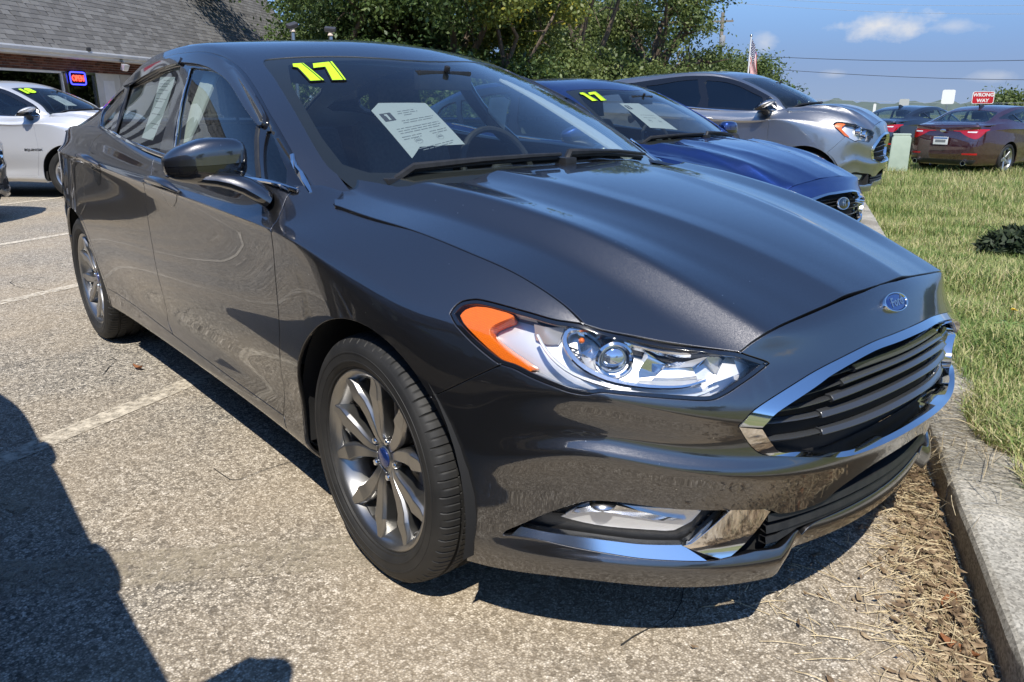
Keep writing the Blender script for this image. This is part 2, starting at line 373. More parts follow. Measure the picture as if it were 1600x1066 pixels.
# ---------- band: hood edge / belt down to sill, front centre round to the tail
def H(x,y): return (x,y,float(hood_z(x,y)))
COLS=[
# front centre
[H(.74,0),H(.812,0),(0.866,0.000,0.745),(0.904,0.000,0.700),(0.920,0.000,0.665),(0.932,0.000,0.625),(0.941,0.000,0.575),(0.946,0.000,0.515),(0.946,0.000,0.478),(0.924,0.000,0.425),(0.908,0.000,0.345),(0.905,0.000,0.285),(0.926,0.000,0.250),(0.916,0.000,0.200)],
[H(.738,.2),H(.812,.2),(0.852,0.184,0.745),(0.890,0.187,0.700),(0.906,0.188,0.665),(0.918,0.189,0.619),(0.927,0.190,0.569),(0.932,0.190,0.509),(0.932,0.190,0.472),(0.910,0.188,0.419),(0.894,0.187,0.345),(0.891,0.187,0.285),(0.912,0.188,0.250),(0.902,0.188,0.200)],
[H(.73,.35),H(.793,.37),(0.815,0.346,0.727),(0.852,0.358,0.693),(0.871,0.364,0.658),(0.887,0.369,0.606),(0.881,0.367,0.560),(0.882,0.368,0.506),(0.895,0.372,0.475),(0.873,0.365,0.420),(0.859,0.360,0.345),(0.860,0.360,0.288),(0.878,0.366,0.255),(0.862,0.361,0.203)],
[H(.69,.435),H(.755,.46),(0.762,0.486,0.718),(0.790,0.506,0.690),(0.806,0.517,0.655),(0.820,0.526,0.608),(0.809,0.519,0.565),(0.808,0.518,0.514),(0.825,0.530,0.486),(0.805,0.516,0.430),(0.797,0.510,0.345),(0.798,0.511,0.290),(0.811,0.520,0.258),(0.797,0.510,0.205)],
[H(.60,.515),H(.665,.565),(0.675,0.612,0.718),(0.695,0.634,0.690),(0.706,0.646,0.665),(0.716,0.656,0.628),(0.708,0.647,0.585),(0.707,0.646,0.534),(0.720,0.661,0.506),(0.704,0.643,0.450),(0.700,0.639,0.345),(0.701,0.640,0.290),(0.710,0.650,0.266),(0.700,0.639,0.213)],
[H(.47,.58),H(.53,.66),(0.561,0.725,0.730),(0.573,0.745,0.702),(0.580,0.757,0.675),(0.586,0.767,0.650),(0.579,0.756,0.607),(0.579,0.755,0.556),(0.589,0.772,0.528),(0.577,0.751,0.472),(0.576,0.750,0.345),(0.576,0.751,0.290),(0.582,0.760,0.274),(0.576,0.750,0.221)],
[H(.34,.60),H(.37,.69),(.39,.79,.775),(.40,.815,.73),(.40,.828,.68),(.405,.836,.635),(.41,.842,.58),(.41,.846,.52),(.41,.848,.470),(.41,.847,.415),(.41,.845,.345),(.41,.845,.285),(.41,.845,.25),(.405,.835,.197)],
[H(.18,.60),H(.19,.71),(.20,.825,.80),(.20,.862,.765),(.20,.880,.725),(.205,.889,.68),(.21,.898,.61),(.21,.905,.53),(.21,.909,.470),(.21,.910,.415),(.21,.910,.345),(.21,.909,.285),(.21,.905,.235),(.20,.875,.18)],
[H(-.02,.61),H(-.02,.72),(-.02,.835,.845),(-.02,.872,.822),(-.02,.893,.790),(-.02,.903,.745),(-.02,.912,.65),(-.02,.920,.55),(-.02,.924,.470),(-.02,.925,.415),(-.02,.923,.345),(-.02,.92,.285),(-.02,.91,.235),(-.02,.885,.18)],
[H(-.22,.63),H(-.22,.735),(-.22,.835,.888),(-.22,.884,.860),(-.22,.904,.842),(-.22,.908,.815),(-.22,.912,.68),(-.22,.920,.57),(-.22,.919,.480),(-.22,.909,.405),(-.22,.904,.345),(-.22,.902,.285),(-.22,.90,.235),(-.22,.865,.185)],
[H(-.42,.66),H(-.42,.76),(-.42,.848,.908),(-.42,.893,.885),(-.42,.910,.868),(-.42,.909,.850),(-.42,.910,.70),(-.42,.918,.58),(-.42,.912,.480),(-.42,.897,.40),(-.42,.893,.345),(-.42,.893,.285),(-.42,.892,.235),(-.42,.845,.19)],
[(-0.7,0.7400,1.0000),(-0.7,0.8350,0.9850),(-0.7,0.8800,0.9250),(-0.7,0.9040,0.9000),(-0.7,0.9180,0.8820),(-0.7,0.9040,0.8700),(-0.7,0.9090,0.7200),(-0.7,0.9180,0.5800),(-0.7,0.9060,0.4750),(-0.7,0.8840,0.3900),(-0.7,0.8860,0.3350),(-0.7,0.8880,0.2850),(-0.7,0.8860,0.2400),(-0.7,0.8300,0.2000)],
[(-1.1,0.7500,1.0200),(-1.1,0.8450,0.9980),(-1.1,0.8840,0.9450),(-1.1,0.9060,0.9180),(-1.1,0.9200,0.9000),(-1.1,0.9050,0.8880),(-1.1,0.9110,0.7300),(-1.1,0.9190,0.5800),(-1.1,0.9030,0.4700),(-1.1,0.8760,0.3750),(-1.1,0.8820,0.3250),(-1.1,0.8860,0.2850),(-1.1,0.8840,0.2450),(-1.1,0.8250,0.2050)],
[(-1.6,0.7600,1.0450),(-1.6,0.8500,1.0200),(-1.6,0.8870,0.9650),(-1.6,0.9080,0.9350),(-1.6,0.9220,0.9180),(-1.6,0.9060,0.9060),(-1.6,0.9120,0.7400),(-1.6,0.9190,0.5900),(-1.6,0.9020,0.4750),(-1.6,0.8740,0.3750),(-1.6,0.8800,0.3250),(-1.6,0.8850,0.2850),(-1.6,0.8830,0.2500),(-1.6,0.8250,0.2100)],
[(-2.1,0.7500,1.1000),(-2.1,0.8400,1.0750),(-2.1,0.8880,0.9950),(-2.1,0.9110,0.9580),(-2.1,0.9240,0.9400),(-2.1,0.9090,0.9280),(-2.1,0.9140,0.7600),(-2.1,0.9210,0.6100),(-2.1,0.9080,0.5000),(-2.1,0.8880,0.4000),(-2.1,0.8860,0.3400),(-2.1,0.8870,0.2850),(-2.1,0.8850,0.2500),(-2.1,0.8300,0.2150)],
[(-2.5,0.7400,1.1200),(-2.5,0.8250,1.0950),(-2.5,0.8850,1.0150),(-2.5,0.9130,0.9780),(-2.5,0.9260,0.9600),(-2.5,0.9120,0.9470),(-2.5,0.9160,0.7800),(-2.5,0.9230,0.6400),(-2.5,0.9220,0.5300),(-2.5,0.9150,0.4200),(-2.5,0.9050,0.3400),(-2.5,0.8970,0.2850),(-2.5,0.8930,0.2500),(-2.5,0.8500,0.2150)],
[(-2.9,0.7300,1.1200),(-2.9,0.8100,1.0950),(-2.9,0.8750,1.0200),(-2.9,0.9060,0.9880),(-2.9,0.9210,0.9720),(-2.9,0.9090,0.9570),(-2.9,0.9160,0.8000),(-2.9,0.9240,0.6600),(-2.9,0.9270,0.5500),(-2.9,0.9260,0.4400),(-2.9,0.9200,0.3400),(-2.9,0.9120,0.2850),(-2.9,0.9050,0.2500),(-2.9,0.8700,0.2150)],
[(-3.3,0.690,1.10),(-3.3,0.765,1.075),(-3.3,0.815,1.01),(-3.3,0.840,.980),(-3.3,0.851,.965),(-3.3,0.850,.948),(-3.3,0.860,.80),(-3.3,0.868,.66),(-3.3,0.869,.55),(-3.3,0.868,.44),(-3.3,0.862,.34),(-3.3,0.855,.285),(-3.3,0.848,.25),(-3.3,0.820,.215)],
[(-3.62,0.595,1.08),(-3.62,0.670,1.055),(-3.63,0.730,.99),(-3.64,0.757,.96),(-3.64,0.767,.945),(-3.65,0.767,.93),(-3.66,0.771,.80),(-3.66,0.775,.66),(-3.66,0.775,.55),(-3.66,0.772,.44),(-3.66,0.765,.34),(-3.65,0.755,.285),(-3.64,0.745,.25),(-3.62,0.725,.215)],
[(-3.75,.55,1.07),(-3.80,.60,1.05),(-3.83,.63,.98),(-3.83,.64,.95),(-3.83,.645,.93),(-3.84,.645,.91),(-3.86,.645,.80),(-3.88,.65,.66),(-3.88,.65,.55),(-3.88,.65,.44),(-3.86,.65,.34),(-3.85,.65,.285),(-3.83,.65,.25),(-3.80,.64,.215)],
[(-3.80,.30,1.075),(-3.86,.30,1.06),(-3.89,.30,.98),(-3.89,.30,.95),(-3.89,.30,.93),(-3.90,.30,.91),(-3.92,.30,.80),(-3.94,.30,.66),(-3.94,.30,.55),(-3.94,.30,.44),(-3.92,.30,.34),(-3.90,.30,.285),(-3.88,.30,.25),(-3.85,.30,.215)],
[(-3.81,0,1.075),(-3.87,0,1.06),(-3.90,0,.98),(-3.90,0,.95),(-3.90,0,.93),(-3.91,0,.91),(-3.93,0,.80),(-3.95,0,.66),(-3.95,0,.55),(-3.95,0,.44),(-3.93,0,.34),(-3.91,0,.285),(-3.89,0,.25),(-3.86,0,.215)],
]
for c in COLS:      # narrower nose and tail
    pass
for _c in COLS[:6]:      # the panel under the hood edge runs evenly from the seam to the grille top, slightly full
    _a,_b=np.array(_c[1]),np.array(_c[3]); _m=_a*.48+_b*.52; _n=np.array([1,_c[3][1]*.8,.75]); _c[2]=tuple(_m+_n/np.linalg.norm(_n)*.009)
_band=Net(COLS,'u').refine(6,[0,1]).refine(1)
class Band:
    nu,nv=_band.nu,_band.nv
    def __call__(s,u,v):
        P=_band(u,v); u=np.asarray(u,float); v=np.asarray(v,float)
        m=(1-sstep(.31,.40,P[...,1]))*sstep(10.2,12,v)*(P[...,0]>0)
        P[...,2]+=.045*m; P[...,0]-=.025*m
        return P
    frame=Net.frame
band=Band()
# ---------- greenhouse: cowl over roof to deck (u), centre line out to belt (v)
GS=[
[(-0.140,0.000,0.965),(-0.170,0.300,0.958),(-0.300,0.690,0.930),(-0.310,0.765,0.915),(-0.310,0.800,0.910),(-0.300,0.830,0.905),(-0.280,0.850,0.900)],
[(-0.220,0.000,1.018),(-0.250,0.300,1.012),(-0.420,0.700,0.985),(-0.450,0.765,0.972),(-0.460,0.800,0.962),(-0.450,0.830,0.958),(-0.430,0.848,0.955)],
[(-0.480,0.000,1.150),(-0.510,0.300,1.140),(-0.640,0.687,1.105),(-0.690,0.747,1.093),(-0.710,0.778,1.063),(-0.690,0.812,1.023),(-0.670,0.845,0.978)],
[(-0.780,0.000,1.285),(-0.810,0.300,1.272),(-0.910,0.642,1.235),(-0.970,0.697,1.222),(-1.000,0.730,1.188),(-0.980,0.782,1.103),(-0.960,0.848,0.990)],
[(-1.050,0.000,1.385),(-1.080,0.300,1.370),(-1.170,0.597,1.340),(-1.240,0.650,1.325),(-1.270,0.686,1.288),(-1.260,0.759,1.158),(-1.250,0.852,1.003)],
[(-1.270,0.000,1.438),(-1.290,0.300,1.424),(-1.360,0.577,1.397),(-1.420,0.627,1.380),(-1.450,0.666,1.340),(-1.460,0.749,1.183),(-1.460,0.855,1.015)],
[(-1.550,0.000,1.466),(-1.560,0.300,1.452),(-1.600,0.565,1.435),(-1.640,0.615,1.417),(-1.660,0.656,1.374),(-1.660,0.744,1.206),(-1.660,0.855,1.030)],
[(-1.950,0.000,1.473),(-1.950,0.300,1.458),(-1.950,0.560,1.440),(-1.960,0.612,1.420),(-1.960,0.654,1.374),(-1.960,0.741,1.216),(-1.960,0.852,1.058)],
[(-2.330,0.000,1.452),(-2.330,0.300,1.437),(-2.330,0.555,1.417),(-2.330,0.605,1.396),(-2.330,0.648,1.351),(-2.330,0.734,1.216),(-2.330,0.838,1.095)],
[(-2.680,0.000,1.385),(-2.680,0.300,1.370),(-2.680,0.550,1.350),(-2.680,0.600,1.330),(-2.680,0.641,1.291),(-2.680,0.718,1.201),(-2.680,0.820,1.105)],
[(-3.000,0.000,1.275),(-3.000,0.300,1.262),(-3.000,0.560,1.255),(-3.000,0.610,1.235),(-3.000,0.649,1.204),(-3.000,0.714,1.144),(-3.000,0.800,1.095)],
[(-3.300,0.000,1.155),(-3.300,0.300,1.148),(-3.300,0.580,1.150),(-3.300,0.640,1.138),(-3.300,0.684,1.124),(-3.300,0.729,1.099),(-3.300,0.780,1.075)],
[(-3.550,0.000,1.100),(-3.550,0.300,1.097),(-3.550,0.550,1.085),(-3.550,0.610,1.082),(-3.550,0.660,1.078),(-3.550,0.710,1.070),(-3.550,0.750,1.060)],
[(-3.860,0.000,1.065),(-3.850,0.300,1.065),(-3.800,0.500,1.065),(-3.780,0.550,1.060),(-3.760,0.590,1.060),(-3.730,0.630,1.055),(-3.700,0.660,1.050)],
]
green=Net(GS,'v').refine(3)

TR=json.loads('''{"b":{"edge":[[3.026,2.099],[2.871,1.729],[2.572,1.403],[1.99,1.117],[1.621,1.021],[1.019,0.984],[0.38,1.095]],"seam":[[9.566,1.355],[9.425,1.332],[8.606,1.266],[7.947,1.231],[7.586,1.206],[7.232,1.187],[6.705,1.183],[6.168,1.185],[5.804,1.184],[5.511,1.182],[5.263,1.227],[5.031,1.429]],"hl_top":[[5.023,1.431],[5.352,1.677],[5.655,1.751],[5.995,1.806],[6.234,1.841],[6.393,1.884],[6.546,2.028],[6.593,2.221],[6.601,2.475]],"hl_in":[[5.021,1.451],[4.819,1.357],[4.447,1.073],[4.2,1.023],[3.812,1.206],[3.374,1.792],[3.025,2.114],[2.841,2.328],[2.652,2.555],[2.549,2.715]],"hl_bot":[[2.73,3.063],[2.972,3.542],[3.205,4.029],[3.39,4.28],[3.755,4.323],[4.15,4.364],[4.474,4.415],[4.635,4.429],[4.735,4.548],[4.849,4.74],[5.009,4.711],[5.228,4.431],[5.474,4.13],[5.702,3.867],[5.848,3.841],[6.055,3.581],[6.273,3.239],[6.465,2.868]],"fendseam":[[5.847,3.871],[6.198,4.947],[6.502,5.729],[6.738,6.236]],"doorF":[[10.347,1.335],[10.347,1.512],[10.134,2.638],[10.076,5.247],[10.083,5.752],[10.036,6.987],[10.263,8.62],[10.406,10.86]],"doorB":[[12.888,0.888],[12.834,3.028],[12.97,5.626],[12.893,6.547],[12.875,7.616],[13.068,9.354],[12.928,10.392]],"doorR":[[14.406,1.275],[14.699,1.693],[14.724,3.506],[15.054,5.704],[15.064,6.769],[14.675,7.97],[14.556,9.882]],"rocker":[[14.556,9.882],[12.928,10.392],[11.487,10.853],[10.407,10.94],[9.717,10.966]],"gr_out_t":[[3.021,5.437],[2.832,4.673],[2.269,3.879],[1.753,3.356],[0.865,2.914]],"gr_out_b":[[3.019,5.472],[2.896,6.078],[2.746,6.609],[2.614,6.848],[2.403,6.951],[2.045,7.158]],"gr_in_t":[[2.749,5.396],[2.577,4.818],[1.9,4.035],[1.765,3.875],[0.926,3.303]],"gr_in_b":[[2.739,5.501],[2.58,6.216],[2.403,6.773],[2.168,6.868]],"slats":[[1.771,3.96],[1.934,4.372],[1.928,4.945],[1.88,5.657],[1.822,6.291]],"fog_t":[[5.801,10.783],[5.757,10.564],[5.39,9.922],[5.086,9.647],[4.872,9.514],[4.759,9.468],[4.421,9.433],[4.076,9.436],[3.79,9.451],[3.417,9.455],[2.962,9.471],[2.467,9.558],[2.345,9.691]],"fog_b":[[2.474,10.185],[2.691,10.79],[2.895,11.279],[3.045,11.359],[3.244,11.392],[3.625,11.31],[4.12,11.19],[4.506,11.005],[4.962,10.823],[5.405,10.66],[5.701,10.697]],"chr_u":[[5.604,10.354],[5.296,10.397],[4.858,10.419],[4.396,10.488],[4.126,10.546],[3.565,10.587],[3.452,10.494],[3.316,10.221],[3.076,9.74],[2.948,9.483]],"fogl":[[5.147,10.037],[5.061,9.911],[4.922,9.758],[4.833,9.684],[4.746,9.641],[4.303,9.653],[4.149,9.655],[3.532,9.67],[3.287,9.718],[3.636,10.25],[3.886,10.243],[4.133,10.213],[4.518,10.185],[4.862,10.129]],"lg_t":[[2.466,9.569],[2.344,9.648],[2.28,9.829],[2.166,9.842],[1.467,9.874],[1.4,9.701],[0.613,9.161]],"lg_b":[[2.878,11.323],[2.552,11.153],[1.984,11.326],[1.254,11.885],[0.306,10.443]],"amber":[[6.502,2.363],[6.478,2.153],[6.37,1.995],[6.137,1.911],[5.884,1.912],[5.951,2.05],[6.045,2.244],[6.088,2.457],[6.071,2.672],[6.012,2.887],[5.811,3.248],[5.501,3.713],[5.542,3.842],[5.711,3.794],[5.915,3.548],[6.178,3.106],[6.412,2.603]],"proj":[[4.701,2.406]],"emblem":[[0.19,1.927]],"char":[[14.553,3.142],[14.023,4.381],[12.818,3.337],[12.193,3.304],[10.749,3.549],[10.034,3.295]],"handleR":[[14.719,3.32],[14.161,2.918]],"handleF":[[12.727,3.082],[12.266,2.605]],"tail":[[16.142,2.791],[16.037,4.946]]},"g":{"ws":[[1.229,1.984],[1.409,2.014],[2.298,1.968],[3.36,1.919],[4.109,1.845],[4.15,1.685],[4.123,1.39],[4.017,1.024],[3.846,0.634]],"frame":[[0.892,3.518],[1.333,2.764],[1.668,2.446],[2.193,2.368],[2.69,2.388],[3.327,2.366],[3.931,2.432],[4.547,2.71],[5.189,3.225],[6.012,3.665],[6.825,3.698],[7.773,3.788],[8.757,4.023],[9.995,3.957],[9.911,4.476],[8.601,5.776],[8.273,6.0],[7.987,6.0]],"belt":[[7.987,6.0],[7.498,6.0],[6.887,6.0],[5.298,6.0],[3.749,6.0],[2.812,6.0],[2.147,5.925],[1.787,5.806],[1.2,4.783],[0.892,3.518]],"fg":[[4.661,5.848],[5.162,5.465],[5.515,4.926],[5.721,4.252],[5.329,4.165],[4.816,4.051],[4.162,3.9],[3.529,3.747],[2.902,3.813],[2.476,3.697],[2.222,4.34],[1.942,5.717]],"tri":[[1.802,5.575],[2.294,3.402],[2.238,3.068],[1.775,3.536],[1.538,3.737],[1.289,4.558]],"tripil":[[1.248,4.407],[1.637,3.256],[1.514,3.235],[1.118,3.712],[1.078,3.81]],"rg":[[7.496,5.97],[7.931,5.281],[8.221,4.468],[7.797,4.45],[7.074,4.277],[6.358,4.2],[6.201,4.186],[5.98,4.977],[5.521,5.779],[5.384,5.923]],"qg":[[8.284,5.92],[8.622,5.638],[9.065,5.194],[9.0,4.64],[8.433,4.491],[8.12,5.291],[7.685,5.964]],"visF":[[6.083,4.149],[6.046,4.031],[5.875,3.897],[5.041,3.587],[4.407,3.224],[3.811,2.681],[3.258,2.592],[2.722,2.582],[2.509,2.695],[2.38,3.419],[2.432,3.636],[2.472,3.662],[2.895,3.794],[3.524,3.736],[4.162,3.9],[4.974,4.028],[5.702,4.13]],"visR":[[6.201,4.186],[6.201,4.011],[6.41,3.976],[7.148,4.025],[7.975,4.188],[8.542,4.342],[8.41,4.475],[7.801,4.46],[7.074,4.277],[6.364,4.191]],"chromearm":[[1.686,2.508],[1.353,3.011],[0.877,3.556],[1.004,3.797],[1.306,3.566],[1.611,3.159]],"st1":[[3.824,1.579],[3.816,1.466],[3.202,1.455],[3.221,1.58],[3.662,1.568],[3.707,1.605]],"st7":[[3.761,1.387],[3.784,1.181],[3.153,1.272],[3.181,1.39],[3.607,1.312],[3.598,1.43]],"paperW":[[2.463,1.313],[2.608,1.201],[2.517,0.8],[1.641,0.897],[1.672,1.241],[1.468,1.362]],"paperS":[[7.04,4.397],[6.413,4.441],[6.164,5.761],[6.632,5.78]],"paperL":[[5.018,4.707],[4.397,4.577],[4.24,4.634],[5.022,5.62],[5.951,5.774]]},"h":{"edge":[[0.7819,0.4952],[0.7901,0.4677],[0.8015,0.4381],[0.8037,0.3767],[0.8056,0.3183],[0.813,0.2004],[0.8185,0.0658]],"hl_in":[[0.7823,0.4957],[0.7503,0.5187],[0.7082,0.5542],[0.6588,0.5988],[0.6255,0.6285],[0.5784,0.6769],[0.5518,0.6995]],"seam":[[0.5494,0.6989],[0.5036,0.6982],[0.4596,0.701],[0.4083,0.7047],[0.3455,0.7113],[0.2507,0.7258],[0.1462,0.7372],[0.0729,0.7452],[-0.0016,0.754],[-0.1278,0.7705],[-0.2756,0.7833],[-0.3,0.7884]],"rear":[[-0.4521,0.6529],[-0.3297,0.6264],[-0.2166,0.5981],[-0.1549,0.5346],[-0.2005,0.34],[-0.2132,0.1511]],"pil":[[-0.3,0.7884],[-0.4004,0.7339],[-0.4845,0.683],[-0.4864,0.67]]}}''')

# ------------------------------------------------------------ panels cut from the car surfaces
class Surf:
    """a half-car surface (Y>=0) after a shape change; kind decides which way it faces"""
    def __init__(s,fn,nu,nv,sign,T=None,box=None):
        s.fn,s.nu,s.nv,s.sign,s.T=fn,nu,nv,sign,T; s.box=box or (0,nu-1,0,nv-1)
        u0,u1,v0,v1=s.box; n=200
        uu=np.linspace(u0,u1,n); vv=np.linspace(v0,v1,n)
        P=s(uu,np.full(n,(v0+v1)/2)); s.mu=(uu,np.r_[0,np.cumsum(np.linalg.norm(np.diff(P,axis=0),axis=1))])
        P=s(np.full(n,u0+(u1-u0)*.45),vv); s.mv=(vv,np.r_[0,np.cumsum(np.linalg.norm(np.diff(P,axis=0),axis=1))])
    def __call__(s,u,v):
        P=s.fn(u,v)
        return s.T(P) if s.T else P
    def frame(s,u,v,e=2e-3):
        u0,u1,v0,v1=s.box
        ua,ub=np.maximum(u-e,u0),np.minimum(u+e,u1); va,vb=np.maximum(v-e,v0),np.minimum(v+e,v1)
        return (s(ub,v)-s(ua,v))/(ub-ua)[...,None],(s(u,vb)-s(u,va))/(vb-va)[...,None]
    def normal(s,u,v):
        a,b=s.frame(u,v); n=np.cross(a,b)*s.sign; return n/np.maximum(np.linalg.norm(n,axis=-1,keepdims=True),1e-12)
    def met(s,uv): return np.c_[np.interp(uv[:,0],*s.mu),np.interp(uv[:,1],*s.mv)]
    def inv(s,m): return np.c_[np.interp(m[:,0],s.mu[1],s.mu[0]),np.interp(m[:,1],s.mv[1],s.mv[0])]
def smooth(pts,k=6):
    """Catmull-Rom through an open run of points"""
    p=np.array(pts,float)
    if len(p)<3: return [tuple(q) for q in p]
    e=np.r_[[2*p[0]-p[1]],p,[2*p[-1]-p[-2]]]; out=[]
    for i in range(1,len(e)-2):
        a,b,c,d=e[i-1:i+3]
        t0=0; t1=np.linalg.norm(b-a)**.5+1e-6; t2=t1+np.linalg.norm(c-b)**.5+1e-6; t3=t2+np.linalg.norm(d-c)**.5+1e-6
        for j in range(k):
            t=t1+(t2-t1)*j/k
            A1=(t1-t)/t1*a+t/t1*b; A2=(t2-t)/(t2-t1)*b+(t-t1)/(t2-t1)*c; A3=(t3-t)/(t3-t2)*c+(t-t2)/(t3-t2)*d
            B1=(t2-t)/t2*A1+t/t2*A2; B2=(t3-t)/(t3-t1)*A2+(t-t1)/(t3-t1)*A3
            out.append(tuple((t2-t)/(t2-t1)*B1+(t-t1)/(t2-t1)*B2))
    out.append(tuple(p[-1])); return out
def pip(P,loop):
    x,y=P[:,0],P[:,1]; a=loop; b=np.roll(loop,-1,0); ins=np.zeros(len(P),bool)
    for (x0,y0),(x1,y1) in zip(a,b):
        if y0==y1: continue
        c=((y0>y)!=(y1>y)); ins^=c&(x<(x1-x0)*(y-y0)/(y1-y0)+x0)
    return ins
def densify(S,loop,step):
    out=[]; L=np.array(loop,float); P=S(L[:,0],L[:,1]); n=len(L)
    for i in range(n):
        j=(i+1)%n; d=np.linalg.norm(P[j]-P[i])
        if d<1e-5 and np.abs(L[i]-L[j]).max()<1e-6: continue
        k=max(1,int(math.ceil(d/step)))
        for q in range(k): out.append(L[i]*(1-q/k)+L[j]*q/k)
    return np.array(out)
def thin(loop,S,tol=.0015):
    P=S(loop[:,0],loop[:,1]); keep=[0]
    for i in range(1,len(loop)):
        if np.linalg.norm(P[i]-P[keep[-1]])>tol: keep.append(i)
    if len(keep)>3 and np.linalg.norm(P[keep[-1]]-P[keep[0]])<tol: keep.pop()
    return loop[keep]
def shift_in(S,loop,gap,centre=None):
    """move a loop inwards (to its left when counter-clockwise in the parameter plane) by gap metres on the surface"""
    u,v=loop[:,0],loop[:,1]; P=S(u,v); Tn=np.roll(P,-1,0)-np.roll(P,1,0); Tn/=np.maximum(np.linalg.norm(Tn,axis=1,keepdims=True),1e-9)
    a,b=S.frame(u,v); n=np.cross(a,b); n/=np.maximum(np.linalg.norm(n,axis=1,keepdims=True),1e-12)
    d=np.cross(n,Tn)*gap
    G=np.stack([np.einsum('ij,ij->i',a,a),np.einsum('ij,ij->i',a,b),np.einsum('ij,ij->i',b,b)],1); det=np.maximum(G[:,0]*G[:,2]-G[:,1]**2,1e-12)
    da,db=np.einsum('ij,ij->i',a,d),np.einsum('ij,ij->i',b,d)
    o=loop+np.stack([(G[:,2]*da-G[:,1]*db)/det,(G[:,0]*db-G[:,1]*da)/det],1)
    if centre is not None:
        ax,val=centre; m=np.abs(loop[:,ax]-val)<1e-6; o[m,ax]=val; 
        if ax==0: pass
    u0,u1,v0,v1=S.box; o[:,0]=np.clip(o[:,0],u0,u1); o[:,1]=np.clip(o[:,1],v0,v1)
    return o
def area2(l): x,y=l[:,0],l[:,1]; return np.sum(x*np.roll(y,-1)-np.roll(x,-1)*y)
def panel(name,S,loop,mat_,parent,side=-1,holes=(),gap=.002,flange=.012,off=0.0,step=.03,vlines=None,hole_gap=0.0,centre=None,smooth_n=True,double=0,ustep=None,label=None):
    """a trimmed, gently thick sheet: outline + holes cut exactly; side -1 right, +1 left, 0 both halves welded"""
    bstep=min(step,.02)
    M=lambda l:S.met(l)
    def prep(l,g,out):
        l=np.array(l,float)
        if area2(M(l))<0: l=l[::-1]
        l=densify(S,l,bstep)
        if g: l=shift_in(S,l,g if out else -g,centre)
        return thin(l,S)
    loops=[prep(loop,gap,True)]+[prep(h,hole_gap,False) for h in holes]
    allb=np.concatenate(loops); mb=M(allb)
    lo,hi=mb.min(0),mb.max(0)
    us=np.arange(lo[0]+(ustep or step)*.5,hi[0],ustep or step)
    if vlines is not None: vs_=np.interp(vlines,*S.mv); vs_=vs_[(vs_>lo[1])&(vs_<hi[1])]
    else: vs_=np.arange(lo[1]+step*.5,hi[1],step)
    if len(us) and len(vs_):
        G=np.stack(np.meshgrid(us,vs_,indexing='ij'),-1).reshape(-1,2)
        ins=pip(G,M(loops[0]))
        for h in loops[1:]: ins&=~pip(G,M(h))
        G=G[ins]
        if len(G):
            md=np.full(len(G),9.0)
            for i in range(0,len(mb),64): md=np.minimum(md,np.hypot(G[:,None,0]-mb[None,i:i+64,0],G[:,None,1]-mb[None,i:i+64,1]).min(1))
            G=G[md>bstep*.45]
    else: G=np.zeros((0,2))
    pts=np.r_[mb,G]; edges=[]; s0=0
    for l in loops:
        n=len(l); edges+=[(s0+i,s0+(i+1)%n) for i in range(n)]; s0+=n
    vo,_,fo,ov,_,_=delaunay_2d_cdt([Vector(p) for p in pts],edges,[],0,1e-7)
    vo=np.array([tuple(v) for v in vo]); F=np.array([f for f in fo if len(f)==3])
    cen=vo[F].mean(1); ins=pip(cen,M(loops[0]))
    for h in loops[1:]: ins&=~pip(cen,M(h))
    F=F[ins]
    UV=S.inv(vo)
    for i,o in enumerate(ov):
        o=[q for q in o if q<len(allb)]
        if o: UV[i]=allb[o[0]]
    P=S(UV[:,0],UV[:,1]); Nn=S.normal(UV[:,0],UV[:,1])
    # face winding follows the outward normal
    fn=np.cross(P[F[:,1]]-P[F[:,0]],P[F[:,2]]-P[F[:,0]]); fl=np.einsum('ij,ij->i',fn,Nn[F].mean(1))<0; F[fl]=F[fl][:,::-1]
    if off: P=P+Nn*off
    # boundary edges -> flange
    from collections import Counter
    ed={}
    for f in F.tolist():
        for a,b in ((f[0],f[1]),(f[1],f[2]),(f[2],f[0])):
            ed.setdefault((min(a,b),max(a,b)),[]).append((a,b))
    V=[P]; NN=[Nn]; FF=F.tolist(); base=len(P)
    if flange:
        bd=[e[0] for e in ed.values() if len(e)==1]
        if centre is not None:
            ax,val=centre; bd=[e for e in bd if not (abs(UV[e[0],ax]-val)<1e-5 and abs(UV[e[1],ax]-val)<1e-5)]
        idx=sorted({i for e in bd for i in e}); mp={i:base+k for k,i in enumerate(idx)}; k=len(idx)
        Pi=P[idx]; Ni=Nn[idx]; out=np.zeros((k,3)); inn=np.array(idx)
        for a,b in bd:
            t=P[b]-P[a]; t=np.cross(t,Nn[a]); t/=max(np.linalg.norm(t),1e-9); out[mp[a]-base]+=t; out[mp[b]-base]+=t
        out/=np.maximum(np.linalg.norm(out,axis=1,keepdims=True),1e-9)
        # rolled edge: a 45 degree lip, then straight in
        r=min(.0018,flange*.3)
        V+= [Pi,Pi-Ni*r+out*r*.8,Pi-Ni*flange+out*r*.8]; NN+=[Ni,(Ni*.25+out),out]
        for a,b in bd:
            a1,b1=mp[a],mp[b]; FF.append((b1,a1,a1+k,b1+k)); FF.append((b1+k,a1+k,a1+2*k,b1+2*k))
    V=np.concatenate(V); NN=np.concatenate(NN); NN=NN/np.maximum(np.linalg.norm(NN,axis=1,keepdims=True),1e-9)
    def flip(V,NN,FF): return V*[1,-1,1],NN*[1,-1,1],[tuple(f[::-1]) for f in FF]
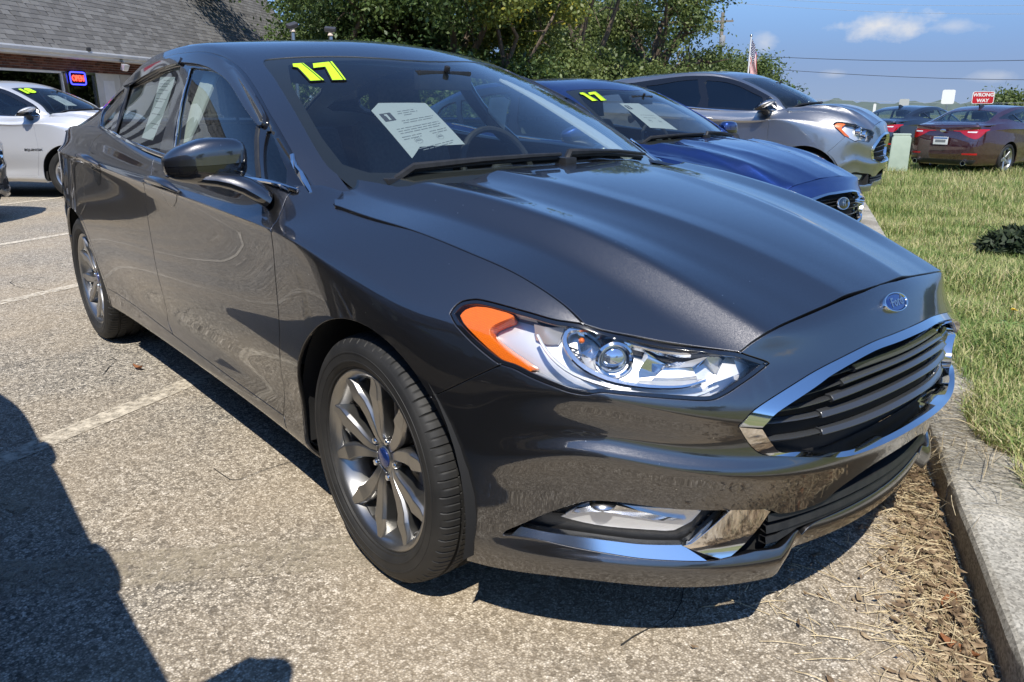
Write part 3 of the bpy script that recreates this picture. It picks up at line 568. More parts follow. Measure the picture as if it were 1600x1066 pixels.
    if side==-1: V,NN,FF=flip(V,NN,FF)
    elif side==0:
        V2,N2,F2=flip(V,NN,FF); n=len(V)
        m=np.abs(V[:,1])<1e-5; mp=np.arange(n)+n
        mp[m]=np.arange(n)[m]
        FF=[tuple(f) for f in FF]+[tuple(int(mp[i]) for i in f) for f in F2]
        NN=NN.copy(); NN[m,1]=0; V=np.r_[V,V2]; NN=np.r_[NN,N2]
    # drop unused vertices
    used=np.zeros(len(V),bool)
    for f in FF: used[list(f)]=True
    re_=np.cumsum(used)-1; V=V[used]; NN=NN[used]; FF=[tuple(int(re_[i]) for i in f) for f in FF]
    o=mesh(name,V,FF,mat_,parent,normals=NN if smooth_n else None)
    if label: o['label']=label
    return o
def sweep_on(S,name,uvs,width,height,mat_,parent,side=-1,lift=0.0,close=False,k=3):
    """a moulding laid along a line on the surface; width across, height out"""
    uv=np.array(smooth(uvs,k)); P=S(uv[:,0],uv[:,1]); n=S.normal(uv[:,0],uv[:,1]); t=np.gradient(P,axis=0); t/=np.linalg.norm(t,axis=1,keepdims=True); b=np.cross(n,t)
    w=np.asarray(width); w=np.interp(np.linspace(0,1,len(uv)),np.linspace(0,1,w.size),w.ravel())[:,None] if w.size>1 else np.full((len(uv),1),float(width))
    prof=[(-.5,-.2),(-.5,.55),(-.30,1),(.30,1),(.5,.55),(.5,-.2)]
    V=[];F=[];K=len(prof)
    for i in range(len(uv)):
        for a,h in prof: V.append(P[i]+b[i]*a*w[i]+n[i]*(h*height+lift))
    for i in range(len(uv)-1):
        for j in range(K): F.append((i*K+j,i*K+(j+1)%K,(i+1)*K+(j+1)%K,(i+1)*K+j))
    F+=[tuple(range(K)),tuple(range((len(uv)-1)*K,len(uv)*K))[::-1]]
    V=np.array(V)*[1,side,1]
    mb=MB(); mb.add(V,F); return mb.build(name,mat_,parent,angle=50)
def solve_xz(S,x,z,u,v):
    """parameter of the point of the side surface with this length and height"""
    for _ in range(40):
        P=S(np.array([u]),np.array([v]))[0]; r=np.array([x-P[0],z-P[2]])
        if abs(r).max()<1e-5: break
        a,b=S.frame(np.array([u]),np.array([v])); J=np.array([[a[0,0],b[0,0]],[a[0,2],b[0,2]]])
        d=np.linalg.lstsq(J,r,rcond=None)[0]; d*=min(1,.5/max(abs(d).max(),1e-9))
        u=min(max(u+d[0],S.box[0]),S.box[1]); v=min(max(v+d[1],S.box[2]),S.box[3])
    return (u,v)
def arch(S,cx,cz,r,a0,a1,n=28,u=8.0,v=6.0):
    out=[]
    for i in range(n+1):
        w=R(a0+(a1-a0)*i/n); u,v=solve_xz(S,cx+r*math.cos(w),cz+r*math.sin(w),u,v); out.append((u,v))
    return out
def on(S,uv,side=-1,off=0.0):
    u=np.array([uv[0]],float); v=np.array([uv[1]],float); P=S(u,v)[0]; n=S.normal(u,v)[0]
    P=P+n*off; return Vector((P[0],P[1]*side,P[2])),Vector((n[0],n[1]*side,n[2]))

# ------------------------------------------------------------ wheels
def tyre_mesh(r=.334,w=.235,rim=.2286):
    h=w/2; sc=r/.334
    prof=[(rim+.009,h*.70),(rim+.0125,h*.80),(rim+.016,h*.875),(rim+.021,h*.885),(rim+.025,h*.925),(rim+.034,h*.952),(rim+.0345,h*.962),(rim+.038,h*.966),(rim+.0385,h*.958),(rim+.056,h*.965),(rim+.0565,h*.974),(rim+.060,h*.975),(rim+.0605,h*.964),(rim+.074,h*.945),(r-.022,h*.915),(r-.0195,h*.90),(r-.0135,h*.865),(r-.0075,h*.80)]
    tread=[(r-.003,h*.66),(r-.001,h*.52),(r-.008,h*.515),(r-.008,h*.43),(r,h*.425),(r,h*.14),(r-.008,h*.135),(r-.008,-h*.0)]
    full=prof+tread; full+=[(a,-b) for a,b in full[::-1][1:]]
    K=720; V=[];F=[];n=len(full)
    for j in range(K):
        w_=2*math.pi*j/K
        for i,(rr,y) in enumerate(full):
            q=rr
            ay=abs(y)/h
            if .5<ay<.89 and rr>r-.017 and (j%14==0 or (j%14==7 and ay<.81)): q=rr-(.0050 if j%14==0 else .0025)
            if .10<ay<.45 and rr>r-.002 and (j+3)%7==0 : q=rr-.003
            V.append((q*math.cos(w_),y,q*math.sin(w_)))
    for j in range(K):
        k=(j+1)%K
        for i in range(n-1): F.append((j*n+i,j*n+i+1,k*n+i+1,k*n+i))
    me=bpy.data.meshes.new('tyre'); me.from_pydata(V,[],F); me.materials.append(M_rubber)
    bm=bmesh.new(); bm.from_mesh(me)
    for f in bm.faces: f.smooth=True
    bmesh.ops.recalc_face_normals(bm,faces=bm.faces)
    for e in bm.edges:
        if len(e.link_faces)==2 and e.calc_face_angle(0)>R(32): e.smooth=False
    bm.to_mesh(me); bm.free(); return me
def arm(mb,pts,hw,dp,ridge=.25):
    """one wheel spoke: a bar with a raised ridge along a bent line; pts are (r,theta,y)"""
    C_=[Vector((r*math.cos(t),y,r*math.sin(t))) for r,t,y in pts]; n=len(C_); V=[];F=[]
    for i,p in enumerate(C_):
        t=(C_[min(i+1,n-1)]-C_[max(i-1,0)]).normalized(); out=Vector((0,1,0)); b=out.cross(t).normalized(); o=t.cross(b).normalized()
        if o.y<0: o=-o
        w=hw[i]; d=dp
        for a,h in ((-1,-d),(-1,-.009),(-.74,.0),(.74,.0),(1,-.009),(1,-d)): V.append(p+b*w*a+o*h)
    K=6
    for i in range(n-1):
        for j in range(K): F.append((i*K+j,i*K+(j+1)%K,(i+1)*K+(j+1)%K,(i+1)*K+j))
    F+=[tuple(range(K)),tuple(range((n-1)*K,n*K))[::-1]]
    mb.add(V,F)
def rim_mesh(rim=.2286,style='split',depth=.17):
    s=rim/.2286; mb=MB()
    R_=lambda a:[(r*s,y) for r,y in a]
    mb.lathe(R_([(.2245,-depth),(.205,-depth+.02),(.200,-.10),(.206,-.055),(.214,-.030),(.2215,-.012),(.2285,-.004),(.2365,.001),(.2415,-.001),(.2425,-.010),(.232,-.018),(.2285,-.03),(.2265,-.10),(.2285,-depth)]),96,closed=True)
    sp=MB()
    if style=='split':
        for k in range(5):
            t=R(90+72*k-16)
            for q in (-1,1):
                arm(sp,[(.040*s,t+q*R(14),-.034),(.062*s,t+q*R(10.5),-.027),(.090*s,t+q*R(10.3),-.024),(.120*s,t+q*R(12.0),-.022),(.150*s,t+q*R(14.0),-.018),(.172*s,t+q*R(16.0),-.011),(.205*s,t+q*R(17.6),-.011),(.2275*s,t+q*R(18.6),-.006)],[.0110*s,.0130*s,.0175*s,.0205*s,.0232*s,.0262*s,.0205*s,.0120*s],.042,-1.0*q)
            arm(sp,[(.212*s,t-R(19),-.028),(.219*s,t,-.025),(.212*s,t+R(19),-.028)],[.006*s]*3,.02)
        hub=.058
    else:
        for k in range(5):
            t=R(90+72*k)
            arm(sp,[(.04*s,t,-.035),(.10*s,t,-.028),(.17*s,t,-.02),(.226*s,t,-.012)],[.030*s,.026*s,.027*s,.033*s],.036)
        hub=.062
    sp.lathe(R_([(0,-.032),(.028,-.032),(.0315,-.036),(hub-.012,-.038),(hub,-.046),(hub,-.085),(0,-.085)]),48)
    a=mb; 
    return a,sp
WM={}
def wheel(car,x,y,z,side,r=.334,w=.225,rim=.2286,style='split',rimmat=None,steer=0,fine=True,spin=0,badge=False):
    """wheel > tyre, centre_cap, lug_nut, brake_disc; y is the outer rim face"""
    key=(r,w,rim,style,rimmat.name)
    if key not in WM:
        a,sp=rim_mesh(rim,style)
        o1=a.build('wheel',rimmat,None,angle=40); o2=sp.build('spokes',rimmat,None,bevel=.0013,seg=1,angle=14)
        bm=bmesh.new(); bm.from_mesh(o1.data); bm.from_mesh(o2.data); me=bpy.data.meshes.new('wheel'); bm.to_mesh(me); bm.free(); me.materials.append(rimmat)
        for o in (o1,o2): COL.objects.unlink(o); bpy.data.objects.remove(o)
        WM[key]=(me,tyre_mesh(r,w,rim))
    me,ty=WM[key]
    o=bpy.data.objects.new('wheel',me); link(o,car); o.location=(x,side*y,z)
    # mesh faces +y; turn for the right side
    o.rotation_euler=(0,spin,0 if side>0 else math.pi)
    o.rotation_euler=(Matrix.Rotation(steer,3,'Z')@Matrix.Rotation(0 if side>0 else math.pi,3,'Z')@Matrix.Rotation(spin,3,'Y')).to_euler()
    t=bpy.data.objects.new('tyre',ty); link(t,o); t.location=(0,-w*.42,0)
    if fine:
        s=rim/.2286
        c=MB().lathe([(0,.004),(.020,.0035),(.026,.001),(.028,-.004),(.028,-.01)],40,(0,-.030,0)).build('centre_cap',M_fordblue if badge else M_black_gloss,o)
        for k in range(5):
            a=R(90+36+72*k-16); MB().lathe([(0,.010),(.0075,.009),(.0095,.004),(.0105,-.012)],12,(.0535*s*math.cos(a),-.037,.0535*s*math.sin(a))).build('lug_nut',M_chrome,o)
        d=MB().lathe([(.06,-.088),(.155,-.088),(.158,-.092),(.158,-.108),(.155,-.112),(.06,-.112)],64).build('brake_disc',M_brake,o)
        b=MB()
        for i in range(7): 
            a=R(150+i*9); b.box((.142*math.cos(a),-.10,.142*math.sin(a)),(.05,.075,.03),M=Matrix.Rotation(-a,3,'Y'))
        b.build('brake_caliper',M_brake,o,bevel=.004)
    return o

# ------------------------------------------------------------ car builder
VL=np.r_[np.arange(0,2,.34),np.arange(2,6,.25),np.arange(6,9,.3),np.arange(9,13.01,.3)]
G_SUV=[list(r) for r in GS]
for k,row in ((8,[(0,1.462),(.3,1.447),(.56,1.41),(.61,1.39),(.655,1.35),(.745,1.21),(.842,1.095)]),(9,[(0,1.44),(.3,1.425),(.56,1.39),(.61,1.37),(.655,1.33),(.745,1.20),(.842,1.10)]),(10,[(0,1.405),(.3,1.39),(.56,1.355),(.61,1.335),(.655,1.295),(.74,1.19),(.835,1.10)]),(11,[(0,1.34),(.3,1.325),(.57,1.29),(.62,1.27),(.66,1.24),(.735,1.16),(.815,1.09)]),(12,[(0,1.20),(.3,1.19),(.57,1.165),(.62,1.15),(.66,1.135),(.72,1.11),(.79,1.075)]),(13,[(0,1.06),(.3,1.06),(.54,1.06),(.58,1.055),(.62,1.055),(.66,1.05),(.72,1.05)])):
    G_SUV[k]=[(GS[k][i][0] if k<12 else GS[k][i][0]-.0,)+row[i] for i in range(7)]
green_suv=Net(G_SUV,'v').refine(3)
b_,g_,h_=TR['b'],TR['g'],TR['h']
def clamp(p,hi): return [(u,min(max(v,0.0),hi)) for u,v in p]
def ruled(S,name,A,oa,B,ob,mat_,parent,sides=(-1,),wall=.02,n=40,k=5):
    """a strip between two lines on the surface, each at its own height, with a wall behind its edges"""
    def res(l):
        l=np.array(smooth(l,k)); P=S(l[:,0],l[:,1]); s=np.r_[0,np.cumsum(np.linalg.norm(np.diff(P,axis=0),axis=1))]; q=np.linspace(0,s[-1],n); return np.c_[np.interp(q,s,l[:,0]),np.interp(q,s,l[:,1])]
    A,B=res(A),res(B)
    def off(l,o): return S(l[:,0],l[:,1])+S.normal(l[:,0],l[:,1])*np.asarray(o)[...,None]*np.ones((len(l),1))
    PA,PB=off(A,oa),off(B,ob); WA,WB=off(A,np.full(n,-wall)),off(B,np.full(n,-wall))
    mb=MB()
    for s in sides:
        V=np.r_[WA,PA,PB,WB]*[1,s,1]; F=[]
        for r in range(3):
            for i in range(n-1): F.append((r*n+i,r*n+i+1,(r+1)*n+i+1,(r+1)*n+i))
        F+= [(0,n,2*n,3*n),(n-1,2*n-1,3*n-1,4*n-1)]
        mb.add(V,F,True)
    return mb.build(name,mat_,parent,angle=30)
def build_car(spec):
    T=spec.get('T'); st=spec.get('step',.05); paint=spec['paint']; suv=spec.get('suv',False); main=spec.get('main',False)
    car=empty(spec['name'],spec['loc'],spec.get('rz',0)); tag(car,spec['label'],spec['cat'],spec.get('group'))
    SB=Surf(band,band.nu,band.nv,-1,T); gnet=green_suv if suv else green
    SG=Surf(gnet,gnet.nu,gnet.nv,-1,T); SH=Surf(lambda u,v:hood(u,v),0,0,1,T,box=(-.70,.93,0,.92))
    sides=spec.get('sides',(-1,1)); vl=VL if main else np.arange(0,13.01,.5)
    hs=.009 if main else .05
    P=lambda name,S,loop,m,**k: panel(name,S,loop,m,k.pop('parent',car),step=k.pop('step',st),**k)
    wr=spec.get('wr',.329); ar=spec.get('ar',.373); 
    kx=spec.get('kx',1); wz=spec.get('wz',.3285); ry=spec.get('wy',.886)
    xr=-2.85*kx if 'xr' not in spec else spec['xr']
    # outlines ---------------------------------------------------------
    seam=smooth(b_['seam'],4); hlt=smooth(b_['hl_top'],5); hli=smooth(b_['hl_in'],3); hlb=smooth(b_['hl_bot'],5)
    hl=hlt[::-1]+hli+hlb
    kb=[i for i,p in enumerate(hlb) if abs(p[0]-b_['hl_bot'][14][0])<1e-6][0]      # where the wing meets the bumper on the lamp
    hlb_b,hlb_w=hlb[:kb+1],hlb[kb:]
    fs=smooth(b_['fendseam'],3)
    fa=arch(SB,-.004*kx,wz,ar,62,-30,30,u=6.8,v=6.0); fa_top=arch(SB,-.004*kx,wz,ar,47,225,46,u=6.7,v=6.3)
    # the wing/bumper joint meets the arch
    a_j=43.0
    fa_top=arch(SB,-.004*kx,wz,ar,a_j,202,48,u=6.6,v=6.4); fa_f=arch(SB,-.004*kx,wz,ar,a_j,-22,26,u=6.6,v=6.4)
    ra=arch(SB,xr,wz,ar,-22,202,60,u=14.8,v=11.0)
    def down(p,v=13.0): return [(p[0],v)]
    doorF=smooth(clamp(b_['doorF'],13),4); doorB=smooth(clamp(b_['doorB'],13),4); doorR=smooth(clamp(b_['doorR'],13),4); rock=smooth(b_['rocker'],3)[::-1]   # front to rear
    rkF=[p for p in rock if p[0]<doorF[-1][0]]; 
    dF_b=doorF[-1]; dB_b=doorB[-1]; dR_b=ra[8]
    vr=lambda u: float(np.interp(u,[p[0] for p in rock],[p[1] for p in rock]))
    belt=lambda u0,u1,n=10:[(u0+(u1-u0)*i/n,1.0) for i in range(n+1)]
    doorF=[(doorF[0][0],1.0)]+[p for p in doorF if p[1]>1.1]; doorF[-1]=(doorF[-1][0],vr(doorF[-1][0]))
    doorB=[(doorB[0][0],1.0)]+[p for p in doorB if p[1]>1.1]; doorB[-1]=(doorB[-1][0],vr(doorB[-1][0]))
    # the rear door's back edge bends round the wheel arch
    rc=[p for p in doorR if p[1]>1.1]; rc=[(doorR[0][0],1.0)]+rc
    rxz=[SB(np.array([p[0]]),np.array([p[1]]))[0] for p in rc]
    xa=xr+ar*1.0
    rc2=[p for p,q in zip(rc,rxz) if not (q[2]<wz+.40)]
    ra2=arch(SB,xr,wz,ar+.030,62,-6,16,u=15.0,v=8.0)
    rc2+=ra2; rc2.append((ra2[-1][0],vr(ra2[-1][0]))); doorR=rc2
    # panels -------------------------------------------------------------
    rear_h=smooth([( -.25,0)]+[tuple(p) for p in h_['rear'][::-1]],4) if False else None
    hr=h_['rear'][::-1]; hrear=[(-.243,0.0)]+[tuple(p) for p in hr]
    hoodloop=[(.8195,0.0),(.8193,.05)]+smooth(h_['edge'][::-1][1:],3)[0:]+smooth(h_['hl_in'],3)+smooth(h_['seam'],3)+[tuple(p) for p in h_['pil'][1:]]+smooth(hrear,3)[::-1]
    P('hood',SH,hoodloop,paint,side=0,centre=(1,0.0),step=hs if main else .05,ustep=.03 if main else .06,gap=.0042)
    gt_o=smooth([(0,2.86),(.4,2.87)]+b_['gr_out_t'][::-1],4); gb_o=smooth(b_['gr_out_b']+[(1.5,7.58),(.9,7.62),(0,7.62)],4)
    gt_i=smooth([(0,3.24),(.4,3.26)]+b_['gr_in_t'][::-1],4); gb_i=smooth(b_['gr_in_b']+[(1.4,7.42),(.8,7.46),(0,7.46)],4)
    lgt=smooth([(0,9.1),(.613,9.16),(1.2,9.55),(1.467,9.85),(2.166,9.842),tuple(b_['lg_t'][1])],4); lgb=smooth([(2.552,11.153),(1.984,11.326),(1.6,11.45),(1.25,11.6),(.6,11.6),(0,11.6)],4)
    open_b=lgb[::-1]+smooth(b_['fog_b'][2:],4); open_t=smooth(b_['fog_t'][:12],4)+lgt[::-1]
    fog=smooth(b_['fog_t'],4)+smooth(b_['fog_b'],4)
    fedge=smooth(b_['edge'],3)[::-1]
    fedge=[(0,1.16),(.4,1.15)]+[(p[0],p[1]+.05*min(1,max(0,(2.9-p[0])/.4))) for p in fedge if p[0]>.6]
    bump=fedge+hli[6*3:]+hlb_b+fs+fa_f+down(fa_f[-1])+[(u,13.0) for u in np.linspace(fa_f[-1][0]-.2,0,24)]+open_b+open_t+gb_o[::-1]+gt_o[::-1]
    for s_ in (0,): P('front_bumper',SB,bump,paint,side=0,centre=(0,0.0),vlines=vl,gap=.0022,flange=.028)
    fender=seam+hlt+hlb_w[::-1]+fs+fa_top+[(fa_top[-1][0],13.0),(doorF[-1][0]-.12,13.0),(doorF[-1][0]-.02,vr(doorF[-1][0])+.05)]+doorF[::-1]+[(doorF[0][0]-.2,.8),(9.75,.85)]
    tl=[(17.75,2.6),(18.3,2.2),(18.7,2.1),(19.3,2.3),(19.95,2.8),(19.9,4.9),(19.4,5.9),(18.9,6.2),(18.4,5.6),(17.9,4.1)]
    aR=int(len(ra)*.80); aR=max(i for i,p in enumerate(ra) if SB(np.array([p[0]]),np.array([p[1]]))[0][2]>.50)
    for sd in sides:
        P('front_fender',SB,fender,paint,side=sd,vlines=vl,gap=.0024)
        P('front_door',SB,doorF+[(p[0],p[1]) for p in rock if doorF[-1][0]<p[0]<doorB[-1][0]]+doorB[::-1]+belt(doorB[0][0],doorF[0][0])[1:-1],paint,side=sd,vlines=vl,gap=.0027)
        P('rear_door',SB,doorB+[p for p in rock if doorB[-1][0]<p[0]<doorR[-1][0]]+doorR[::-1]+belt(doorR[0][0],doorB[0][0])[1:-1],paint,side=sd,vlines=vl,gap=.0027)
        rl=[(doorF[-1][0],vr(doorF[-1][0]))]+[p for p in rock if doorF[-1][0]<p[0]<doorR[-1][0]]+[doorR[-1]]
        P('rocker_panel',SB,rl+[(doorR[-1][0],13.0)]+[(u,13.0) for u in np.linspace(doorR[-1][0]-.2,doorF[-1][0]-.12,12)],paint,side=sd,vlines=vl,gap=.0012)
        ra_up=[p for i,p in enumerate(ra) if i<=aR]
        i0=0
        q=doorR+[(ra[0][0],ra[0][1])]+ra_up+[(17.15,7.9),(17.3,6.5),(18.6,6.5),(18.65,4),(18.6,1.0)]+belt(18.6,doorR[0][0],16)[1:-1]
        P('quarter_panel',SB,q,paint,side=sd,vlines=vl)
        t=P('tail_lamp',SB,smooth(tl+[tl[0]],3),M_red,side=sd,off=.006,flange=.03)
        P('reverse_lamp',SB,[(18.85,4.3),(19.5,4.2),(19.5,5.0),(18.95,5.1)],M_clearwhite,side=sd,off=.009,flange=.01,parent=t)
    P('rear_bumper',SB,[(17.3,6.5)]+[(17.15,7.9)]+ra[aR:]+[(ra[-1][0],13.0)]+[(u,13.0) for u in np.linspace(ra[-1][0]+.2,21,14)]+[(21,6.5)],paint,side=0,centre=(0,21.0),vlines=vl)
    P('trunk_lid',SB,[(18.6,1.0),(18.6,6.5),(21,6.5),(21,1.0)],paint,side=0,centre=(0,21.0),vlines=vl)
    # greenhouse ------------------------------------------------------------
    ws=smooth(g_['ws'],4); fr=smooth(g_['frame'][:13],3)+[tuple(p) for p in g_['frame'][13:]]
    fr=[p for p in fr]
    wsl=[(.7,2.0)]+ws+[(3.72,.3),(3.68,0.0)]
    bl=[(9.15,0),(9.2,.9),(9.35,1.75),(9.7,1.95),(11.0,2.05),(11.25,1.9),(11.4,1.0),(11.4,0)] if not suv else [(11.15,0),(11.15,1.6),(11.3,1.9),(12.2,2.0),(12.35,1.6),(12.4,0)]
    ud=11.75 if not suv else 12.75
    roof=[(3.68,0.0),(3.72,.3)]+ws[::-1]+[(.75,2.0),(.35,2.05),(.25,3.4),(.55,3.6)]+fr+[(g_['frame'][-1][0],6.0),(9.5,6.0),(ud,6.0),(ud,0.0)]+bl[::-1]
    P('roof',SG,roof,paint,side=0,centre=(1,0.0),step=min(st,.03) if main else .06,gap=.0,flange=.015)
    P('headliner',SG,roof,M_beige,side=0,centre=(1,0.0),step=.08,gap=0,flange=0,off=-.03)
    if not suv: P('boot_lid_top',SG,[(ud,0),(ud,6),(12.97,6),(12.97,0)],paint,side=0,centre=(1,0.0),step=.06)
    w=P('windscreen',SG,[(.35,0),(.35,1.9)]+wsl[1:],M_ws if not spec.get('dark_ws') else M_side,side=0,centre=(1,0.0),step=.03 if main else .07,gap=.001,flange=0,off=-.003)
    inset=shift_in(SG,densify(SG,np.array([(.35,0),(.35,1.9)]+wsl[1:])[::1],.02),0)
    # black printed border
    L0=np.array([(.35,0),(.35,1.9)]+wsl[1:]); L0=L0 if area2(SG.met(L0))>0 else L0[::-1]; L0=thin(densify(SG,L0,.02),SG); L1=shift_in(SG,L0,.030,(1,0.0))
    edge_only=[tuple(p) for p in L1]
    P('printed_border',SG,[(.35,0.0),(.35,1.9)]+[tuple(p) for p in wsl[1:]],M_dark,side=0,centre=(1,0.0),step=.2,holes=[[(.98,.0001),(1.05,1.25),(1.22,1.72),(1.45,1.86),(2.0,1.86),(3.2,1.78),(3.85,1.62),(3.92,1.35),(3.83,.8),(3.66,.35),(3.6,.0001)]],gap=0.002,flange=0,off=-.006,parent=w)
    P('rear_window',SG,bl,M_side,side=0,centre=(1,0.0),step=.08,gap=.001,flange=0,off=-.003)
    fg=smooth(g_['fg'][:5],3)+g_['fg'][5:]; rg=g_['rg']; qg=smooth(g_['qg'],2) if not suv else [(8.3,5.5),(8.5,4.5),(9.0,3.95),(10.4,3.95),(10.75,4.5),(10.5,5.2)]
    tri=g_['tri']; tp=g_['tripil']
    if suv: rg=[p if p[0]<6.6 else (p[0]*1.0,p[1]) for p in rg]
    frame=fr+[(u,v) for u,v in g_['belt'][1:]]
    for sd in sides:
        f=P('window_frame',SG,frame,M_black_gloss,side=sd,holes=[fg,rg,qg,tri],gap=.003,flange=.02,off=.001,step=.04 if main else .08)
        for nm,l in (('front_window',fg),('rear_window_pane',rg),('quarter_window',qg),('corner_window',tri)):
            P(nm,SG,l,(M_privacy if spec.get('privacy') and nm!='corner_window' else M_side),side=sd,gap=-.004,flange=0,off=-.007,step=.05)
        sweep_on(SG,'belt_moulding',clamp([(1.05,4.25),(1.25,4.95),(1.55,5.5)]+[p for p in g_['belt'][::-1] if p[0]>1.9],5.98),[.009,.012,.016,.016,.016,.014],.008,M_black_gloss if spec.get('dark_trim') else M_chrome,car,side=sd,lift=.002)
    # front lamps -----------------------------------------------------------
    for sd in sides:
        hd=P('headlight',SB,hl,M_lampsilver,side=sd,off=-.048,gap=-.004,flange=0,step=.03)
        Lh=np.array(hl); Lh=Lh if area2(SB.met(Lh))>0 else Lh[::-1]; Lh=thin(densify(SB,Lh,.012),SB,.004); inn=shift_in(SB,Lh,.0075)
        P('lamp_bezel',SB,hl,M_black_gloss,side=sd,holes=[[tuple(p) for p in inn]],off=-.004,gap=.001,flange=.05,parent=hd,step=.03)
        P('lamp_cover',SB,hl,M_lens,side=sd,off=-.0015,gap=.002,flange=0,parent=hd,step=.02 if main else .06)
        am=smooth(b_['amber'],2)
        P('amber_reflector',SB,am,M_amber,side=sd,off=-.010,gap=0,flange=.035,parent=hd,step=.03)
        if main: lamp_inside(SB,sd,hd)
        else:
            for uv in ((4.5,2.1),(3.8,2.6)):
                p,n=on(SB,uv,sd,-.035); MB().lathe([(0,.0),(.03,.004),(.042,.03),(.046,.03),(.046,-.02),(0,-.02)],20,tuple(p),'x').build('reflector_bowl',M_reflector,hd)
        fg_=P('fog_lamp_pocket',SB,fog,M_plastic,side=sd,off=-.040,gap=-.006,flange=0,step=.05)
        fl=smooth(b_['fogl']+b_['fogl'][:1],2)
        lamp=P('fog_lamp',SB,fl,M_lampsilver,side=sd,off=-.034,gap=0,flange=.01,parent=car)
        P('lamp_cover',SB,fl,M_lens,side=sd,off=-.018,gap=0,flange=.0,parent=lamp)
        if main: 
            fog_detail(SB,sd,lamp,fg_,car)
    # grille -------------------------------------------------------------------
    gi=gt_i+gb_i; grille=P('grille',SB,gi,M_dark,side=0,centre=(0,0.0),off=-.055,gap=-.02,flange=0,step=.06)
    ruled(SB,'grille_surround',gt_o[::-1],np.full(40,.002),gt_i[::-1],np.full(40,.010),M_chrome if not spec.get('dark_grille') else M_black_gloss,grille,(-1,1),wall=.05)
    w_=sstep(.12,.30,np.linspace(0,1,40)); ruled(SB,'grille_surround',gb_o,.002+.009*w_,gb_i,.009-.010*w_,M_chrome,grille,(-1,1),wall=.05)
    lo=P('lower_grille',SB,lgt+lgb,M_dark,side=0,centre=(0,0.0),off=-.06,gap=-.02,flange=0,step=.06)
    bars(SB,grille,lo,main,gt_i,gb_i)
    # dark inside, floor, cabin ----------------------------------------------------
    mb=MB(); zz=lambda z: float(T(np.array([[0,0,z]]))[0,2]) if T else z
    yy=(lambda y:y*spec.get('ky',1))
    mb.box((-.2*kx,0,zz(.34)),(1.05*kx,yy(1.02),zz(.30)))
    mb.box((-1.42*kx,0,zz(.285)),(2.05*kx,yy(1.70),.12)); mb.box((-2.9*kx,0,zz(.45)),(1.6*kx,yy(1.1),zz(.40)))
    mb.box((.62*kx,0,zz(.50)),(.10,yy(1.0),zz(.5)))
    mb.build('underbody',M_under,car)
    for cx in (-.004*kx,xr):
        for sd in (-1,1):
            m2=MB(); pts=[((ar+.018)*math.cos(R(a)),(ar+.018)*math.sin(R(a))) for a in range(-16,197,8)]
            V=[];F=[]
            for x,z in pts: V+= [(cx+x,sd*yy(.885),wz+z),(cx+x,sd*yy(.50),wz+z)]
            for i in range(len(pts)-1): F.append((2*i,2*i+1,2*i+3,2*i+2))
            V+=[(cx,sd*yy(.50),wz)]
            for i in range(len(pts)-1): F.append((2*i+1,2*i+3,len(V)-1))
            m2.add(V,F,True); m2.build('wheel_arch_liner',M_under,car)
    for u0,u1,nm in ((10.2,14.6,'door_trim'),):
        for sd in (-1,1): P(nm,SB,[(u0,1.0),(u1,1.0),(u1,10.5),(u0,10.5)],M_dash,side=sd,off=-.05,flange=0,step=.15,gap=0)
    if spec.get('interior',True): cabin(car,T,main,spec)
    # wheels -----------------------------------------------------------------------
    st_=spec.get('steer',0)
    for i,(x,sd) in enumerate(((-.0,-1),(-.0,1),(xr,-1),(xr,1))):
        wheel(car,x,ry,wz,sd,wr,spec.get('tw',.230),spec.get('rim',.2286),spec.get('style','split'),spec.get('rimmat',M_rim),st_ if i<2 else 0,fine=main or spec.get('fine',False),spin=R(13*i),badge=main)
    # door mirrors, handles, wipers ---------------------------------------------------
    mirrors(car,SB,SG,paint,T,main,sides)
    for sd in sides:
        for (u0,v0),(u1,v1) in ((b_['handleF'][0],b_['handleF'][1]),(b_['handleR'][0],b_['handleR'][1])):
            handle(SB,car,(u0,v0+.25),(u0-.60,v0+.10),sd,paint)
    wip=lambda pts: [on(SG,p,1 if y>0 else -1,o)[0] for p,o,y in pts]
    for pts in (((1.02,1.62,-.020,-1),(1.10,1.45,.018,-1),(1.11,1.0,.02,-1),(1.10,.45,.02,-1),(1.09,.05,.02,-1)),((1.02,.03,.00,1),(1.12,.12,.022,1),(1.13,.5,.02,1),(1.12,1.0,.02,1),(1.06,1.6,.018,1))):
        q=[on(SG,(u,v),s,o)[0] for u,v,o,s in pts]
        a=MB().tube(q,[.012,.012,.009,.007,.006],6).build('wiper',M_plastic,car)
        m2=MB(); m2.tube([x+Vector((-.012,0,-.012)) for x in q[1:]],.006,6); m2.build('wiper_blade',M_rubber,a)
        MB().box(q[0],(.05,.05,.03)).build('wiper_pivot',M_plastic,a,bevel=.006)
    cw=P('cowl_panel',SG,[(.15,0),(.15,1.9),(.6,2.0),(.98,1.75),(.98,0)],M_plastic,side=0,centre=(1,0.0),off=-.012,flange=0,step=.08)
    car['_'] = 0; del car['_']
    return car,SB,SG,SH
